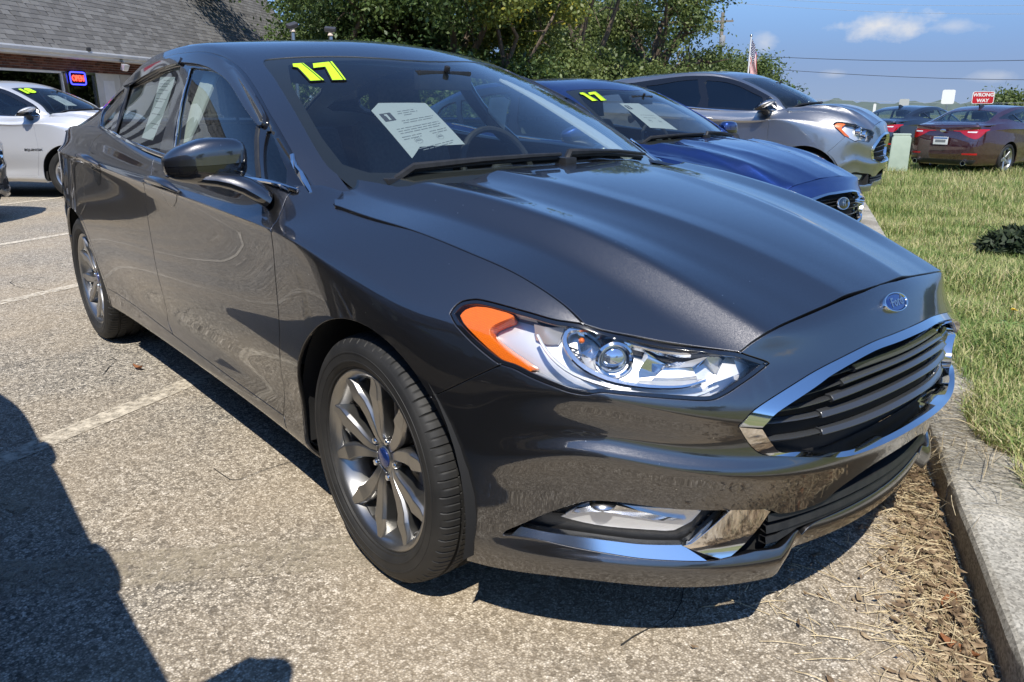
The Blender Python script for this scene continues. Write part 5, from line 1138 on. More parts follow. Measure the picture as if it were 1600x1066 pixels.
# straw, dead leaves and crumbs washed up against the kerb
def straw():
    g=np.random.default_rng(12); V=[];F=[]
    def piece(p,a,l,w,z1,curl):
        n=len(V); d=np.array([math.cos(a),math.sin(a)]); b=np.array([-d[1],d[0]])*w
        for i in range(4):
            t=i/3; c=p[:2]+d*l*(t-.5)+b/w*curl*math.sin(t*3.1); z=p[2]+z1*math.sin(t*3.1)
            V.extend([(c[0]+b[0],c[1]+b[1],z),(c[0]-b[0],c[1]-b[1],z+.0012)])
        for i in range(3): F.append((n+2*i,n+2*i+1,n+2*i+3,n+2*i+2))
    for _ in range(4200):
        q=g.uniform(-1.5,.75); d=-abs(g.normal(0,.085))-.005
        if g.uniform()<.22: d=-abs(g.normal(0,.24)); 
        if q>.2 and g.uniform()<.5: continue
        p=K0-KT*q+KN*d; piece(np.array([p[0],p[1],.003+abs(g.normal(0,.012))*math.exp(d*6)]),g.uniform(0,6.28),g.uniform(.02,.12),g.uniform(.0004,.0009),g.uniform(0,.006),g.normal(0,.002))
    for _ in range(900):      # stalks lying over the kerb
        q=g.normal(-.12,.20) if g.uniform()<.6 else g.normal(.35,.2); d=g.uniform(-.30,.22); p=K0-KT*q+KN*d; z=.128 if d>.02 else .012+.11*math.exp(d*9)
        piece(np.array([p[0],p[1],z+g.uniform(0,.012)]),math.atan2(KN[1],KN[0])+g.normal(0,.75),g.uniform(.05,.2),g.uniform(.0006,.0013),g.uniform(0,.02),g.normal(0,.004))
    m=varied('dry_straw',(.33,.25,.13),(.66,.55,.35),35,.8); tag(mesh('dry_straw',V,F,m),kind='stuff')
    V2=[];F2=[]
    for _ in range(2300):
        q=g.uniform(-1.7,.6); d=-abs(g.normal(0,.065))-.012
        if g.uniform()<.06: d=-abs(g.normal(.2,.25))
        p=K0-KT*q+KN*d; a=g.uniform(0,6.28); l=g.uniform(.007,.022); w=l*g.uniform(.25,.5); z=.004+abs(g.normal(0,.010))*math.exp(d*5); n=len(V2); d_=np.array([math.cos(a),math.sin(a)]); b=np.array([-d_[1],d_[0]]); cu=g.uniform(.002,.010)
        for s_,t_,zz in ((-1,0,cu),(-.3,.9,0),(.4,.7,cu*.4),(1,0,cu),(.3,-.85,cu*.7),(-.4,-.8,0)): V2.append((*(p+d_*l*s_+b*w*t_),z+zz))
        F2.append((n,n+1,n+2,n+3)); F2.append((n,n+3,n+4,n+5))
    m=mat('dead_leaf_litter',(.2,.1,.05),.85); nt,N,L,b=nodes(m); t=N('ShaderNodeTexCoord'); L(ramp(N,L,noise(N,L,30,2,.5,t.outputs['Object']),[(.3,(.10,.065,.038)),(.5,(.22,.15,.085)),(.7,(.42,.32,.20))]),b.inputs['Base Color'])
    tag(mesh('leaf_litter',V2,F2,m),kind='stuff')
    m2=mat('brown_leaf',(.24,.095,.035),.8)
    for i,(x,y,lab) in enumerate(((-2.17,-.89,'single curled brown leaf lying on the asphalt beside the rear wheel'),(1.06,.10,'large rust brown leaf against the kerb foot'),(1.14,-.06,'broad tan dead leaf nearest the camera by the kerb'))):
        mb=MB(); V=[];F=[]; l=.032 if i==0 else .045; a=.4+i*1.3
        for k in range(7):
            t=k/6; w=.38*l*math.sin(math.pi*min(max(t,.04),.97))**.8; c=(t-.5)*2*l; z=.006+.012*(2*t-1)**2
            for s_ in (-1,0,1): V.append((c*math.cos(a)-s_*w*math.sin(a),c*math.sin(a)+s_*w*math.cos(a),z+.010*abs(s_)))
        for k in range(6):
            for s_ in range(2): F.append((3*k+s_,3*k+s_+1,3*k+s_+4,3*k+s_+3))
        o=mb.add(V,F,True).build('dead_leaf',m2); o.location=(x,y,0); tag(o,lab,'leaf','fallen leaves on the asphalt')
straw()
def weed():  # near-black leaf clump added to stand for a dark spot on the grass
    r=empty('dark_spot_clump',(-1.32,6.15,float(gz(-1.32,6.15)))); r.location=(-0.586,5.949,-.04); tag(r,'dark leafy clump put in as a dark spot in the lawn at the right edge','plant')
    g=np.random.default_rng(31); V=[];F=[]
    for _ in range(900):
        a=g.uniform(0,6.28); rr=.26*g.uniform()**.6; h=.20*(1-(rr/.28)**2)*g.uniform(.3,1); c=np.array([rr*math.cos(a),rr*math.sin(a),h]); d=g.normal(0,1,3); d/=np.linalg.norm(d); b=np.cross(d,g.normal(0,1,3)); b/=np.linalg.norm(b); l=g.uniform(.03,.07); n=len(V)
        V+= [c-d*l,c+b*l*.35,c+d*l,c-b*l*.35]; F.append((n,n+1,n+2,n+3))
    mesh('leaves',V,F,varied('dark_spot_leaf',(.012,.022,.008),(.03,.05,.016),20,.7),r)
    mb=MB(); 
    for k in range(9):
        a=k*.7; mb.tube([(0,0,-.02),(.10*math.cos(a),.10*math.sin(a),.12),(.25*math.cos(a),.25*math.sin(a),.18)],.004,5)
    mb.build('stem',mat('clump_stem',(.06,.09,.03),.8),r)
weed()
# a dandelion in the grass
def dandelion(loc,lab):
    r=empty('dandelion',loc); tag(r,lab,'flower','dandelions in the lawn')
    MB().tube([(0,0,-.02),(.004,.002,.05),(.006,.0,.095)],.0022,6).build('stem',mat('stem_green',(.16,.25,.06),.7),r)
    mb=MB(); g=random.Random(2)
    for k in range(40):
        a=g.uniform(0,6.28); e=g.uniform(.1,1.2); d=Vector((math.cos(a)*math.cos(e),math.sin(a)*math.cos(e),math.sin(e)*.6)); b=d.cross(Vector((0,0,1))).normalized()*.003; c=Vector((.006,0,.095))
        mb.add([c-b,c+b,c+d*.017+b,c+d*.017-b],[(0,1,2,3)])
    mb.build('flower_head',mat('dandelion_yellow',(.85,.62,.02),.6),r)
    for k in range(5):
        a=k*1.26; l=MB(); V=[];
        for i in range(5):
            t=i/4; w=.009*math.sin(.3+2.6*t); c=Vector((math.cos(a)*t*.09,math.sin(a)*t*.09,.012+.03*t*(1-t)*2)); q=Vector((-math.sin(a),math.cos(a),0))*w; V+=[c-q,c+q]
        l.add(V,[(2*i,2*i+1,2*i+3,2*i+2) for i in range(4)]); l.build('leaf',MATS['stem_green'],r)
dandelion((1.02,1.03,.11),'yellow dandelion in the grass just right of the kerb'); dandelion((.42,2.55,.11),'small yellow dandelion further back in the lawn')

# ------------------------------------------------------------ shop building with a steep shingle roof
BT=np.array([.6606,-.7507]); BN=np.array([.7507,.6606]); B0=np.array([-20.64,1.6])
def shop():
    root=empty('shop_building',(B0[0],B0[1],0)); ang=math.atan2(BT[1],BT[0]); root.rotation_euler=(0,0,ang)
    tag(root,'low brick car shop with a steep grey shingle roof and white eaves','building')
    # local frame: x along the front (towards the camera's left), y out of the front
    S0,S1=-19.5,27.0; ez=2.60; pitch=R(57); 
    M_sh=mat('asphalt_shingle',(.2,.2,.19),.9); nt,N,L,b=nodes(M_sh); oi=N('ShaderNodeObjectInfo'); t=N('ShaderNodeTexCoord')
    n=noise(N,L,1.1,5,.6,t.outputs['Object']); g=noise(N,L,240,2,.6,t.outputs['Object'])
    geo=N('ShaderNodeNewGeometry'); 
    a=N('ShaderNodeMath'); a.operation='ADD'; L(oi.outputs['Random'],a.inputs[0]); L(geo.outputs['Random Per Island'],a.inputs[1])
    fr=N('ShaderNodeMath'); fr.operation='FRACT'; L(a.outputs[0],fr.inputs[0])
    c=ramp(N,L,fr.outputs[0],[(0,(.135,.130,.122)),(.5,(.185,.178,.168)),(1,(.245,.238,.225))]); c=mixc(N,L,ramp(N,L,g,[(.35,(0,)*3),(.7,(.5,)*3)]),c,(.10,.098,.094)); L(c,b.inputs['Base Color']); bump(N,L,b,g,.4,.004)
    M_wh=varied('white_fascia_paint',(.66,.67,.68),(.76,.76,.75),3,.6); M_wall=varied('pale_render',(.40,.38,.35),(.47,.45,.41),5,.85)
    M_deck=mat('roof_felt',(.06,.06,.06),.9)
    H=4.6; dy=H/math.tan(pitch)
    rf=MB(); rf.add([(S0,0,ez),(S1,0,ez),(S1,-dy,ez+H),(S0,-dy,ez+H),(S0,-9,ez+H),(S1,-9,ez+H),(S0,-9,0),(S1,-9,0)],[(0,1,2,3),(3,2,5,4),(4,5,7,6)])
    rf.add([(S0,-.02,ez),(S0,-dy,ez+H),(S0,-9,ez+H),(S0,-9,0),(S0,-.45,0),(S0,-.45,ez)],[(0,1,2,3,4,5)])
    roof=rf.build('roof',M_deck,root)
    # shingle tabs, one box each; courses overlap like scales
    ex=.145; tw=.315; up=Vector((0,-math.cos(pitch),math.sin(pitch))); nn=Vector((0,math.sin(pitch),math.cos(pitch)))
    def tab(w,seed):
        g=random.Random(seed); w=w-.006; h=ex*1.25; j=[g.uniform(-.004,.004) for _ in range(4)]
        me=bpy.data.meshes.new('shingle'); A=[(-w/2,j[0],.011),(w/2,j[1],.011),(w/2,h,.002),(-w/2,h,.002),(-w/2,j[0],-.002),(w/2,j[1],-.002),(w/2,h,-.002),(-w/2,h,-.002)]
        me.from_pydata(A,[],[(0,1,2,3),(4,0,3,7),(1,5,6,2),(4,5,1,0)]); me.materials.append(M_sh); return me
    protos=[tab(tw*k,i) for i,k in enumerate((1,.93,1,.86,1))]
    Mr=Matrix((Vector((1,0,0)),up,nn)).transposed().to_4x4()
    rows=int(H/math.sin(pitch)/ex); cand=[]
    for r in range(rows):
        o=random.Random(r).uniform(0,tw); x=S0+o
        while x<S1: cand.append((x,r)); x+=tw
    def key(c):
        # nearest the camera and in view first
        x,r=c; p=up*(r*ex)+Vector((x,0,ez)); wx=B0+BT*x+BN*p.y; dx,dy_=wx[0]-1.566,wx[1]+1.767; az=math.degrees(math.atan2(dy_,dx)); el=math.degrees(math.atan2(p.z-1.2,math.hypot(dx,dy_)))
        vis=(az<173.5) and el<8.6; return (0 if vis else 1,math.hypot(dx,dy_))
    cand.sort(key=key); big=MB()
    for i,(x,r) in enumerate(cand):
        p=up*(r*ex)+Vector((x,0,ez))+nn*.004; me=protos[(i*7+r)%5]
        if i<300:
            o=bpy.data.objects.new('shingle',me); link(o,roof); m=Mr.copy(); m.translation=p; o.matrix_local=m
        else:
            m=Mr.copy(); m.translation=p; big.add([m@v.co for v in me.vertices],[tuple(f.vertices) for f in me.polygons])
    o=big.build('shingle',M_sh,roof); o['kind']='stuff'
    # gutter board and soffit
    MB().box(((S0+S1)/2,.03,ez-.085),(S1-S0,.05,.19)).build('fascia',M_wh,root,bevel=.006); MB().prism([(.06,ez+.01),(.14,ez+.01),(.15,ez-.03),(.13,ez-.10),(.06,ez-.11)],'x',S0,S1).build('gutter',M_wh,root)
    MB().box(((S0+S1)/2,-.24,ez-.165),(S1-S0,.44,.02)).build('soffit',M_wh,root)
    wall=MB(); y=-.45
    wall.box(((S0+S1)/2,y-.10,2.33),(S1-S0,.15,.5)); 
    openings=[(-13.5,-11.0),(-9.9,-7.4),(-5.05,-3.96),(-3.90,-2.68),(-2.56,-.1),(0.02,2.4),(2.52,4.9),(7,9.4),(9.5,12),(14,16.4),(17,19.4)]
    xs=S0
    for a,bb in openings:
        if a-xs>.2: wall.box(((a+xs)/2,y-.10,1.06),(a-xs,.15,2.09))
        if not (a==-5.05): wall.box(((a+bb)/2,y-.10,.3),(bb-a,.15,.6))
        xs=bb
    wall.box(((S1+xs)/2,y-.10,1.06),(S1-xs,.15,2.09)); w=wall.build('wall',M_wall,root)
    M_br=mat('red_brick',(.18,.07,.05),.9); nt,N,L,b=nodes(M_br); oi=N('ShaderNodeObjectInfo'); geo=N('ShaderNodeNewGeometry'); a=N('ShaderNodeMath'); a.operation='ADD'; L(oi.outputs['Random'],a.inputs[0]); L(geo.outputs['Random Per Island'],a.inputs[1]); f=N('ShaderNodeMath'); f.operation='FRACT'; L(a.outputs[0],f.inputs[0])
    L(ramp(N,L,f.outputs[0],[(0,(.055,.020,.015)),(.5,(.11,.042,.030)),(1,(.16,.07,.05))]),b.inputs['Base Color'])  # brick tones darkened to carry the shade under the eaves
    bw,bh=.203,.067; cand=[]
    for r in range(6):
        x=S0+(bw/2 if r%2 else 0)+.1
        while x<S1: cand.append((x,r)); x+=bw
    cand.sort(key=lambda c: (abs(c[0]+3.0)))
    me=MB().box((0,0,0),(bw-.012,.03,bh-.011)).build('brick',M_br); COL.objects.unlink(me); md=me.data; bpy.data.objects.remove(me); big=MB()
    for i,(x,r) in enumerate(cand):
        p=Vector((x,y-.022,2.13+r*bh))
        if i<300: o=bpy.data.objects.new('brick',md); link(o,w); o.location=p
        else: big.add([v.co+p for v in md.vertices],[tuple(q.vertices) for q in md.polygons])
    o=big.build('brick',M_br,w); o['kind']='stuff'
    # shop windows: white frames, dark glass, a pale door panel
    M_in=mat('dim_room',(.05,.05,.048),.9)
    for i,(a,bb) in enumerate(openings):
        c=(a+bb)/2; lo=.6 if a!=-5.05 else .02; hi=2.09
        if a==-5.05:
            d=MB(); d.box((c,y-.06,(lo+hi)/2),(bb-a,.05,hi-lo)); do=d.build('door',varied('white_door_paint',(.55,.54,.51),(.62,.61,.58),4,.5),root,bevel=.006)
            MB().tube([(bb-.12,y-.02,1.0),(bb-.12,y+.03,1.0),(bb-.12,y+.03,1.25),(bb-.12,y-.02,1.25)],.012,6).build('handle',M_satin,do); MB().box((c,y-.033,1.55),(.5,.01,.7)).build('panel',M_wh,do,bevel=.004); continue
        fr=MB(); t=.055
        fr.box((c,y-.05,hi-t/2),(bb-a,.08,t)); fr.box((c,y-.05,lo+t/2),(bb-a,.08,t)); fr.box((a+t/2,y-.05,(lo+hi)/2),(t,.08,hi-lo)); fr.box((bb-t/2,y-.05,(lo+hi)/2),(t,.08,hi-lo))
        f=fr.build('window',M_satin if i%2 else M_wh,root); MB().box((c,y-.06,(lo+hi)/2),(bb-a-.1,.008,hi-lo-.1)).build('pane',M_wglass,f)
    rm=MB(); rm.box(((S0+S1)/2,-4.3,1.3),(S1-S0-.4,.1,2.5)); rm.box(((S0+S1)/2,-2.4,2.5),(S1-S0-.4,3.8,.05)); rm.box(((S0+S1)/2,-2.4,.02),(S1-S0-.4,3.8,.04)); rm.box((-6.0,-2.4,1.3),(.1,3.8,2.5)); rm.build('room_interior',M_in,root)
    for x in (-3.6,-.9,2.2):
        MB().box((x,-2.2,2.42),(1.2,.16,.05)).build('tube_light',mat('lit_tube',(1,1,1),.5,emit=(1,.93,.80),es=5) if 'lit_tube' not in MATS else MATS['lit_tube'],root)
    return root,y
SHOP,WY=shop()
def shop_M(x,y,z):
    p=B0+BT*x+BN*y; return Vector((p[0],p[1],z))
def neon():
    r=empty('neon_sign',shop_M(-3.1,WY+.02,1.925)); r.rotation_euler=(0,0,math.atan2(BT[1],BT[0])); tag(r,'lit neon sign reading OPEN in red letters inside a blue border','neon sign')
    Mr=mat('red_neon',(1,.1,.05),.5,emit=(1,.07,.04),es=2.6); Mb=mat('blue_neon',(.1,.1,1),.5,emit=(.05,.06,1.0),es=3.0)
    MB().box((0,-.02,0),(.70,.02,.36)).build('back_board',M_dark,r,bevel=.004)
    pts=[]; 
    for cx,cz,a0 in ((.24,.09,0),(-.24,.09,90),(-.24,-.09,180),(.24,-.09,270)):
        for k in range(5): a=R(a0+k*22.5); pts.append((cx+.07*math.cos(a),.01,cz+.07*math.sin(a)))
    pts.append(pts[0]); MB().tube(pts,.017,8).build('border_tube',Mb,r)
    text_mesh('letters','OPEN',.22,Mr,r,frame_M((0,.012,-.005),(-1,0,0),(0,0,1)),extrude=.01,bold=.004,sx=.85)
neon()
def wall_flood():
    r=empty('flood_light',shop_M(-4.42,.08,2.33)); r.rotation_euler=(0,0,math.atan2(BT[1],BT[0])); tag(r,'twin head flood light fixed under the white eaves of the shop','flood light')
    MB().box((0,-.02,.12),(.10,.04,.10)).build('mounting_plate',M_satin,r); MB().tube([(0,0,.12),(0,.06,.06),(0,.05,0)],.015,6).build('arm',M_satin,r)
    h=MB(); h.prism([(-.10,-.09),(.10,-.09),(.14,.09),(-.14,.09)],'y',.0,.10); o=h.build('lamp_head',M_lampsilver,r,bevel=.01); o.location=(0,.02,-.05); o.rotation_euler=(R(-25),0,0)
    MB().box((0,.103,0),(.22,.006,.14)).build('lens',M_clearwhite,o)
    r2=empty('security_camera',shop_M(-2.95,.14,2.66)); tag(r2,'small black camera clipped on the white gutter above the neon sign','camera'); MB().box((0,0,0),(.10,.10,.10)).build('housing',M_plastic,r2,bevel=.02); MB().tube([(0,0,-.05),(-.05,-.05,-.09)],.012,6).build('bracket',M_satin,r2)
wall_flood()
def roof_sign():
    up=Vector((0,-math.cos(R(57)),math.sin(R(57)))); r=empty('shop_sign',shop_M(5.2,-1.55,5.0)); r.rotation_euler=(0,0,math.atan2(BT[1],BT[0])); tag(r,'long white board lettered AUTO in black fixed on the shingle roof','sign')
    MB().box((0,-.40,.95),(8.2,.06,1.55),M=Matrix.Rotation(R(33),3,'X')).build('board',M_paper,r)
    Mx=frame_M((.1,-.365,.975),(-1,0,0),tuple(up)); text_mesh('letters','AUTO',1.45,M_ink,r,Mx,extrude=.012,bold=.05,sx=1.15)
    b=MB().box((0,0,0),(.8,.02,1.2),M=Matrix.Rotation(R(33),3,'X')).build('red_square',M_red,r); b.location=(-3.0,-.36,.98)
roof_sign()
# ------------------------------------------------------------ trees
def leafy(name,label,loc,blobs,nleaf,size,cols,trunk=(.22,3.0),group=None,seed=1,limbs=7,gap=.0,bark=(.10,.075,.055),transl=.35):
    g=np.random.default_rng(seed); root=empty(name,loc); tag(root,label,'tree',group)
    mb=MB(); tr,th=trunk
    mb.tube([(0,0,-.3),(.05,.02,th*.35),(-.03,.06,th*.7),(.0,.0,th)],[tr*1.25,tr,tr*.85,tr*.7],10)
    C_=np.array([b[:3] for b in blobs]); Rr=np.array([b[3:6] for b in blobs])
    for i in range(min(limbs,len(blobs))):
        c=C_[i]; a=Vector((0,0,th*(.55+.4*g.uniform()))); m=a.lerp(Vector(c),.5)+Vector(g.normal(0,.35,3)); e=Vector(c)+Vector((0,0,Rr[i][2]*.35))
        mb.tube([a,a.lerp(m,.5)+Vector(g.normal(0,.1,3)),m,m.lerp(e,.6)+Vector(g.normal(0,.2,3)),e],[tr*.5,tr*.42,tr*.32,tr*.2,tr*.08],7)
        for q in range(4):
            d=Vector(g.normal(0,1,3)); d.normalize(); s=m.lerp(e,g.uniform(.1,.9)); mb.tube([s,s+Vector((d.x*Rr[i][0],d.y*Rr[i][1],abs(d.z)*Rr[i][2]))*.5,s+Vector((d.x*Rr[i][0],d.y*Rr[i][1],d.z*Rr[i][2]))*.85],[tr*.16,tr*.10,tr*.03],5)
    mb.build('trunk',varied('bark_'+name+str(seed),bark,tuple(x*1.7 for x in bark),9,.9,.5,.03),root)
    # crown: twig-end clusters of separate leaves, clusters kept mostly to the outer shell of each limb's mass
    vol=(Rr[:,0]*Rr[:,1]*Rr[:,2])**.67; ncl=max(60,nleaf//26); bi=g.choice(len(blobs),ncl,p=vol/vol.sum())
    d=g.normal(0,1,(ncl,3)); d/=np.linalg.norm(d,axis=1,keepdims=True); rad=g.uniform(.35,1.08,ncl)**.55; cc=C_[bi]+d*Rr[bi]*rad[:,None]
    keep=vnoise(cc[:,0]*1.0+cc[:,2]*.7,cc[:,1]+cc[:,2]*.8,1.3,seed+20)>gap; cc=cc[keep]; d=d[keep]; ncl=len(cc)
    per=26; n=ncl*per; cr=size*g.uniform(2.0,4.8,ncl); P=np.repeat(cc,per,0)+g.normal(0,.5,(n,3))*np.repeat(cr,per)[:,None]*np.array([1,1,.65])
    nrm=np.repeat(d,per,0)*.6+g.normal(0,.8,(n,3))+np.array([0,0,.45]); nrm/=np.linalg.norm(nrm,axis=1,keepdims=True)
    t=np.cross(nrm,g.normal(0,1,(n,3))); t/=np.linalg.norm(t,axis=1,keepdims=True); b=np.cross(nrm,t); s=size*g.uniform(.55,1.25,n)
    V=np.empty((n,4,3)); V[:,0]=P-t*s[:,None]*.55; V[:,1]=P+b*s[:,None]*.30; V[:,2]=P+t*s[:,None]*.55+nrm*s[:,None]*-.12; V[:,3]=P-b*s[:,None]*.30
    me=bpy.data.meshes.new('crown'); me.vertices.add(4*n); me.vertices.foreach_set('co',V.ravel()); me.loops.add(4*n); me.loops.foreach_set('vertex_index',np.arange(4*n,dtype=np.int32)); me.polygons.add(n); me.polygons.foreach_set('loop_start',(np.arange(n)*4).astype(np.int32))
    at=me.attributes.new('tone','FLOAT','FACE'); at.data.foreach_set('value',np.clip(np.repeat(g.uniform(0,1,ncl),per)*.6+g.uniform(0,.4,n),0,1).astype(np.float32)); me.update(calc_edges=True)
    m=mat('leaves_'+name+str(seed),(.06,.09,.02),.5); nt,N,L,bb=nodes(m); A=N('ShaderNodeAttribute'); A.attribute_name='tone'; c=ramp(N,L,A.outputs['Fac'],cols); L(c,bb.inputs['Base Color']); tl=N('ShaderNodeBsdfTranslucent'); L(c,tl.inputs[0]); mx=N('ShaderNodeMixShader'); mx.inputs[0].default_value=transl; L(bb.outputs[0],mx.inputs[1]); L(tl.outputs[0],mx.inputs[2]); L(mx.outputs[0],nt.nodes['Material Output'].inputs[0])
    me.materials.append(m); o=bpy.data.objects.new('crown',me); link(o,root); return root
def at(az,dist,z=0): a=R(az); return (1.566+dist*math.cos(a),-1.767+dist*math.sin(a),z)
def mass(g,n,w,d,z0,z1,r0,r1):
    out=[]
    for _ in range(n):
        r=g.uniform(r0,r1); out.append((g.uniform(-w,w),g.uniform(-d,d),g.uniform(z0,z1),r,r*g.uniform(.8,1.1),r*g.uniform(.6,.85)))
    return out
OAK=[(0,(0.037,0.069,0.020)),(.4,(0.075,0.123,0.033)),(.75,(0.123,0.182,0.048)),(1,(0.197,0.246,0.075))]
DRY=[(0,(0.054,0.088,0.024)),(.4,(0.115,0.160,0.043)),(.75,(0.189,0.235,0.071)),(1,(0.285,0.320,0.111))]
YEL=[(0,(0.106,0.145,0.031)),(.45,(0.194,0.222,0.039)),(.7,(0.485,0.408,0.039)),(1,(0.814,0.640,0.057))]
def shrubs():
    g=random.Random(5)
    for i,(az,d,lab,c) in enumerate(((150,27,'dense dark shrub below the oaks beside the shop',OAK),(146,26,'dense shrub behind the middle of the grey car roof',OAK),(141.5,28,'mixed green shrub below the yellowing tree',OAK),(137.5,33,'olive shrub left of the dry trees',DRY),(133.0,35,'olive shrub below the dry tree with bare limbs',DRY),(128.8,36,'olive shrub right below the thin topped tree',DRY),(126.4,41,'low scrub between the dry trees and the rounded tree',DRY))):
        leafy('shrub',lab,at(az,d,-.4),mass(g,9,2.4,1.2,.8,2.6,.8,1.4),15000,.15,c,(.10,1.2),'shrubs under the trees',60+i,limbs=4)
def trees():
    shrubs()
    g=random.Random(21)
    G='trees behind the parked cars'
    leafy('oak_tree','large dark green oak standing behind the shop roof',at(151.5,31,-.3),mass(g,16,4.6,3.2,2.2,7.6,1.3,2.2),46000,.17,OAK,(.35,3.2),G,1)
    leafy('oak_tree','dark dense oak behind the middle of the grey car roof',at(143.2,29,-.3),mass(g,14,3.4,2.6,1.6,7.6,1.2,2.0),40000,.16,OAK,(.32,3.0),G,2)
    leafy('oak_tree','tall oak behind the oak beside the shop, filling the gap',at(147,40,-.3),mass(g,14,6.5,3,2,10,1.8,2.8),30000,.25,OAK,(.4,4.0),G,3)
    leafy('yellowing_tree','tree with yellowing leaves between the dark oaks and the dry trees',at(139.6,27,-.3),mass(g,10,1.9,1.7,1.0,6.2,.8,1.4),20000,.14,YEL[:2]+OAK[2:3]+YEL[3:],(.2,2.4),G,4)
    leafy('dry_tree','olive brown tree with bare limbs showing above the blue car',at(134.6,36,-.4),mass(g,15,3.6,2.6,1.8,8.2,1.1,1.9),34000,.17,DRY,(.34,3.4),G,5,limbs=12,gap=.30)
    leafy('dry_tree','thin topped dry tree reaching highest against the sky',at(129.2,38,-.4),mass(g,14,3.0,2.4,1.6,8.6,1.0,1.7),28000,.17,DRY,(.32,3.6),G,6,limbs=13,gap=.36)
    leafy('oak_tree','shaded oak behind the dry trees',at(133,50,-.4),mass(g,14,7.5,3,1.5,8.0,1.8,2.6),24000,.27,OAK,(.4,3.5),G,7)
    leafy('round_tree','rounded green tree beside the flag pole',at(124.9,55,-.5),mass(g,12,2.6,2.2,1.6,3.9,1.1,1.7),24000,.20,DRY[:2]+OAK[2:],(.25,2.0),G,8)
    leafy('round_tree','low rounded tree left of the hazy horizon',at(120.2,85,-.8),mass(g,10,3.4,2.4,1.2,2.8,1.2,1.8),14000,.30,OAK,(.25,1.6),G,9)
    leafy('round_tree','small far tree just right of the flag',at(121.8,78,-.8),mass(g,6,1.8,1.6,1.2,2.6,1.0,1.5),9000,.28,OAK,(.25,1.6),G,10)
    leafy('far_tree','pale far tree above the maroon car roof',at(106.6,110,-1),mass(g,9,3.6,2,1.0,2.3,1.3,1.9),9000,.42,DRY,(.3,1.6),G,11)
    leafy('far_tree','pale far tree at the right edge of the view',at(104.0,105,-1),mass(g,10,4.2,2,1.4,3.6,1.4,2.2),10000,.42,DRY,(.3,1.6),G,12)
    # out of frame, mirrored in the paint and the glass
    for i,(az,d,lab) in enumerate(((80,60,'broad oak on the far side of the road to the right'),(35,55,'broad oak behind the photographer across the road'),(-15,48,'broad oak behind the lot to the rear'),(-70,42,'broad oak left of the lot behind the shop cars'),(-110,50,'broad oak far left behind the parked cars'))):
        leafy('oak_tree',lab,at(az,d,-.3),mass(g,12,6,4,2.2,7.5,1.8,2.8),9000,.42,OAK,(.4,3.5),'trees round the lot',30+i)
trees()
def hills():
    m=varied('hazed_woods',(.075,.105,.085),(.115,.145,.115),.35,.95); V=[];F=[]; n=420; rows=7  # distance haze is put into the woods' colour, a bluish grey-green
    for i in range(n+1):
        az=R(60+120*i/n)
        for j in range(rows):
            t=j/(rows-1); d=150+110*t; h=-2.2+(vnoise(np.array([i*.35]),np.array([3.3]),9,3)[0]*1.6+vnoise(np.array([i*1.0]),np.array([9.3]),1.3,4)[0]*1.5+2.6)*math.sin(t*math.pi*.5)
            V.append((1.566+d*math.cos(az),-1.767+d*math.sin(az),h))
    for i in range(n):
        for j in range(rows-1): F.append((i*rows+j,(i+1)*rows+j,(i+1)*rows+j+1,i*rows+j+1))
    tag(mesh('hills',V,F,m,smooth=True),kind='structure')
hills()
# ------------------------------------------------------------ flag, poles, wires, signs
def flagpole():
    r=empty('flag_pole',at(122.78,36,-.4)); tag(r,'slim white flag pole rising beyond the silver crossover','flag pole')
    MB().tube([(0,0,0),(0,0,2.5),(0,0,4.32)],[.045,.04,.03],10).build('pole',M_wh2,r); MB().ball((0,0,4.37),.055,10,8).build('finial',M_satin,r)
    f=empty('flag',at(122.78,36,-.4)); tag(f,'United States flag hanging limp in folds from the white pole','flag')
    az=R(122.78-90); ex=Vector((math.cos(az),math.sin(az),0)); ey=Vector((-math.sin(az),math.cos(az),0))
    # limp cloth: u along the fly (13 stripes run along it), v down the hoist; the fly droops almost straight down
    nu,nv=40,26; L_,Hh=2.35,1.15
    def P(u,v):
        # hoist edge runs down the pole; the fly falls and gathers
        drop=u**1.05*1.35; x=.04+.36*(1-math.exp(-u*1.6))*(.45+.75*(1-v)) ; fold=.07*math.sin(9*v+5*u)*min(1,u*3)
        z=4.25-v*Hh*(1-.25*u)-drop; x+=.05*math.sin(6*u+3*v)*u
        return ex*x+ey*fold+Vector((0,0,z))
    mats_=[mat('flag_red',(.45,.02,.035),.8),mat('flag_white',(.78,.77,.75),.8),mat('flag_blue',(.02,.03,.12),.8)]
    parts={0:MB(),1:MB(),2:MB()}
    for i in range(nu):
        for j in range(nv):
            u0,u1=i/nu,(i+1)/nu; v0,v1=j/nv,(j+1)/nv; st=int(j/2); k=0 if st%2==0 else 1
            if u0<.4 and st<7: k=2
            parts[k].add([P(u0,v0),P(u1,v0),P(u1,v1),P(u0,v1)],[(0,1,2,3)],True)
    for k,nm in ((0,'red_stripe'),(1,'white_stripe'),(2,'canton')): parts[k].build(nm,mats_[k],f)
    s=MB()
    for a in range(5):
        for b in range(6):
            c=P(.03+.062*b+.015*(a%2),.05+.10*a); 
            q=[]
            for w in range(10): rr=.028 if w%2==0 else .011; q.append(c+ex*rr*math.cos(w*.628)+Vector((0,0,rr*math.sin(w*.628)))-ey*.02)
            s.add(q,[tuple(range(10))])
    so=s.build('stars',mats_[1],f); so['kind']='stuff'
M_wh2=mat('white_pole_paint',(.72,.73,.74),.4)
flagpole()
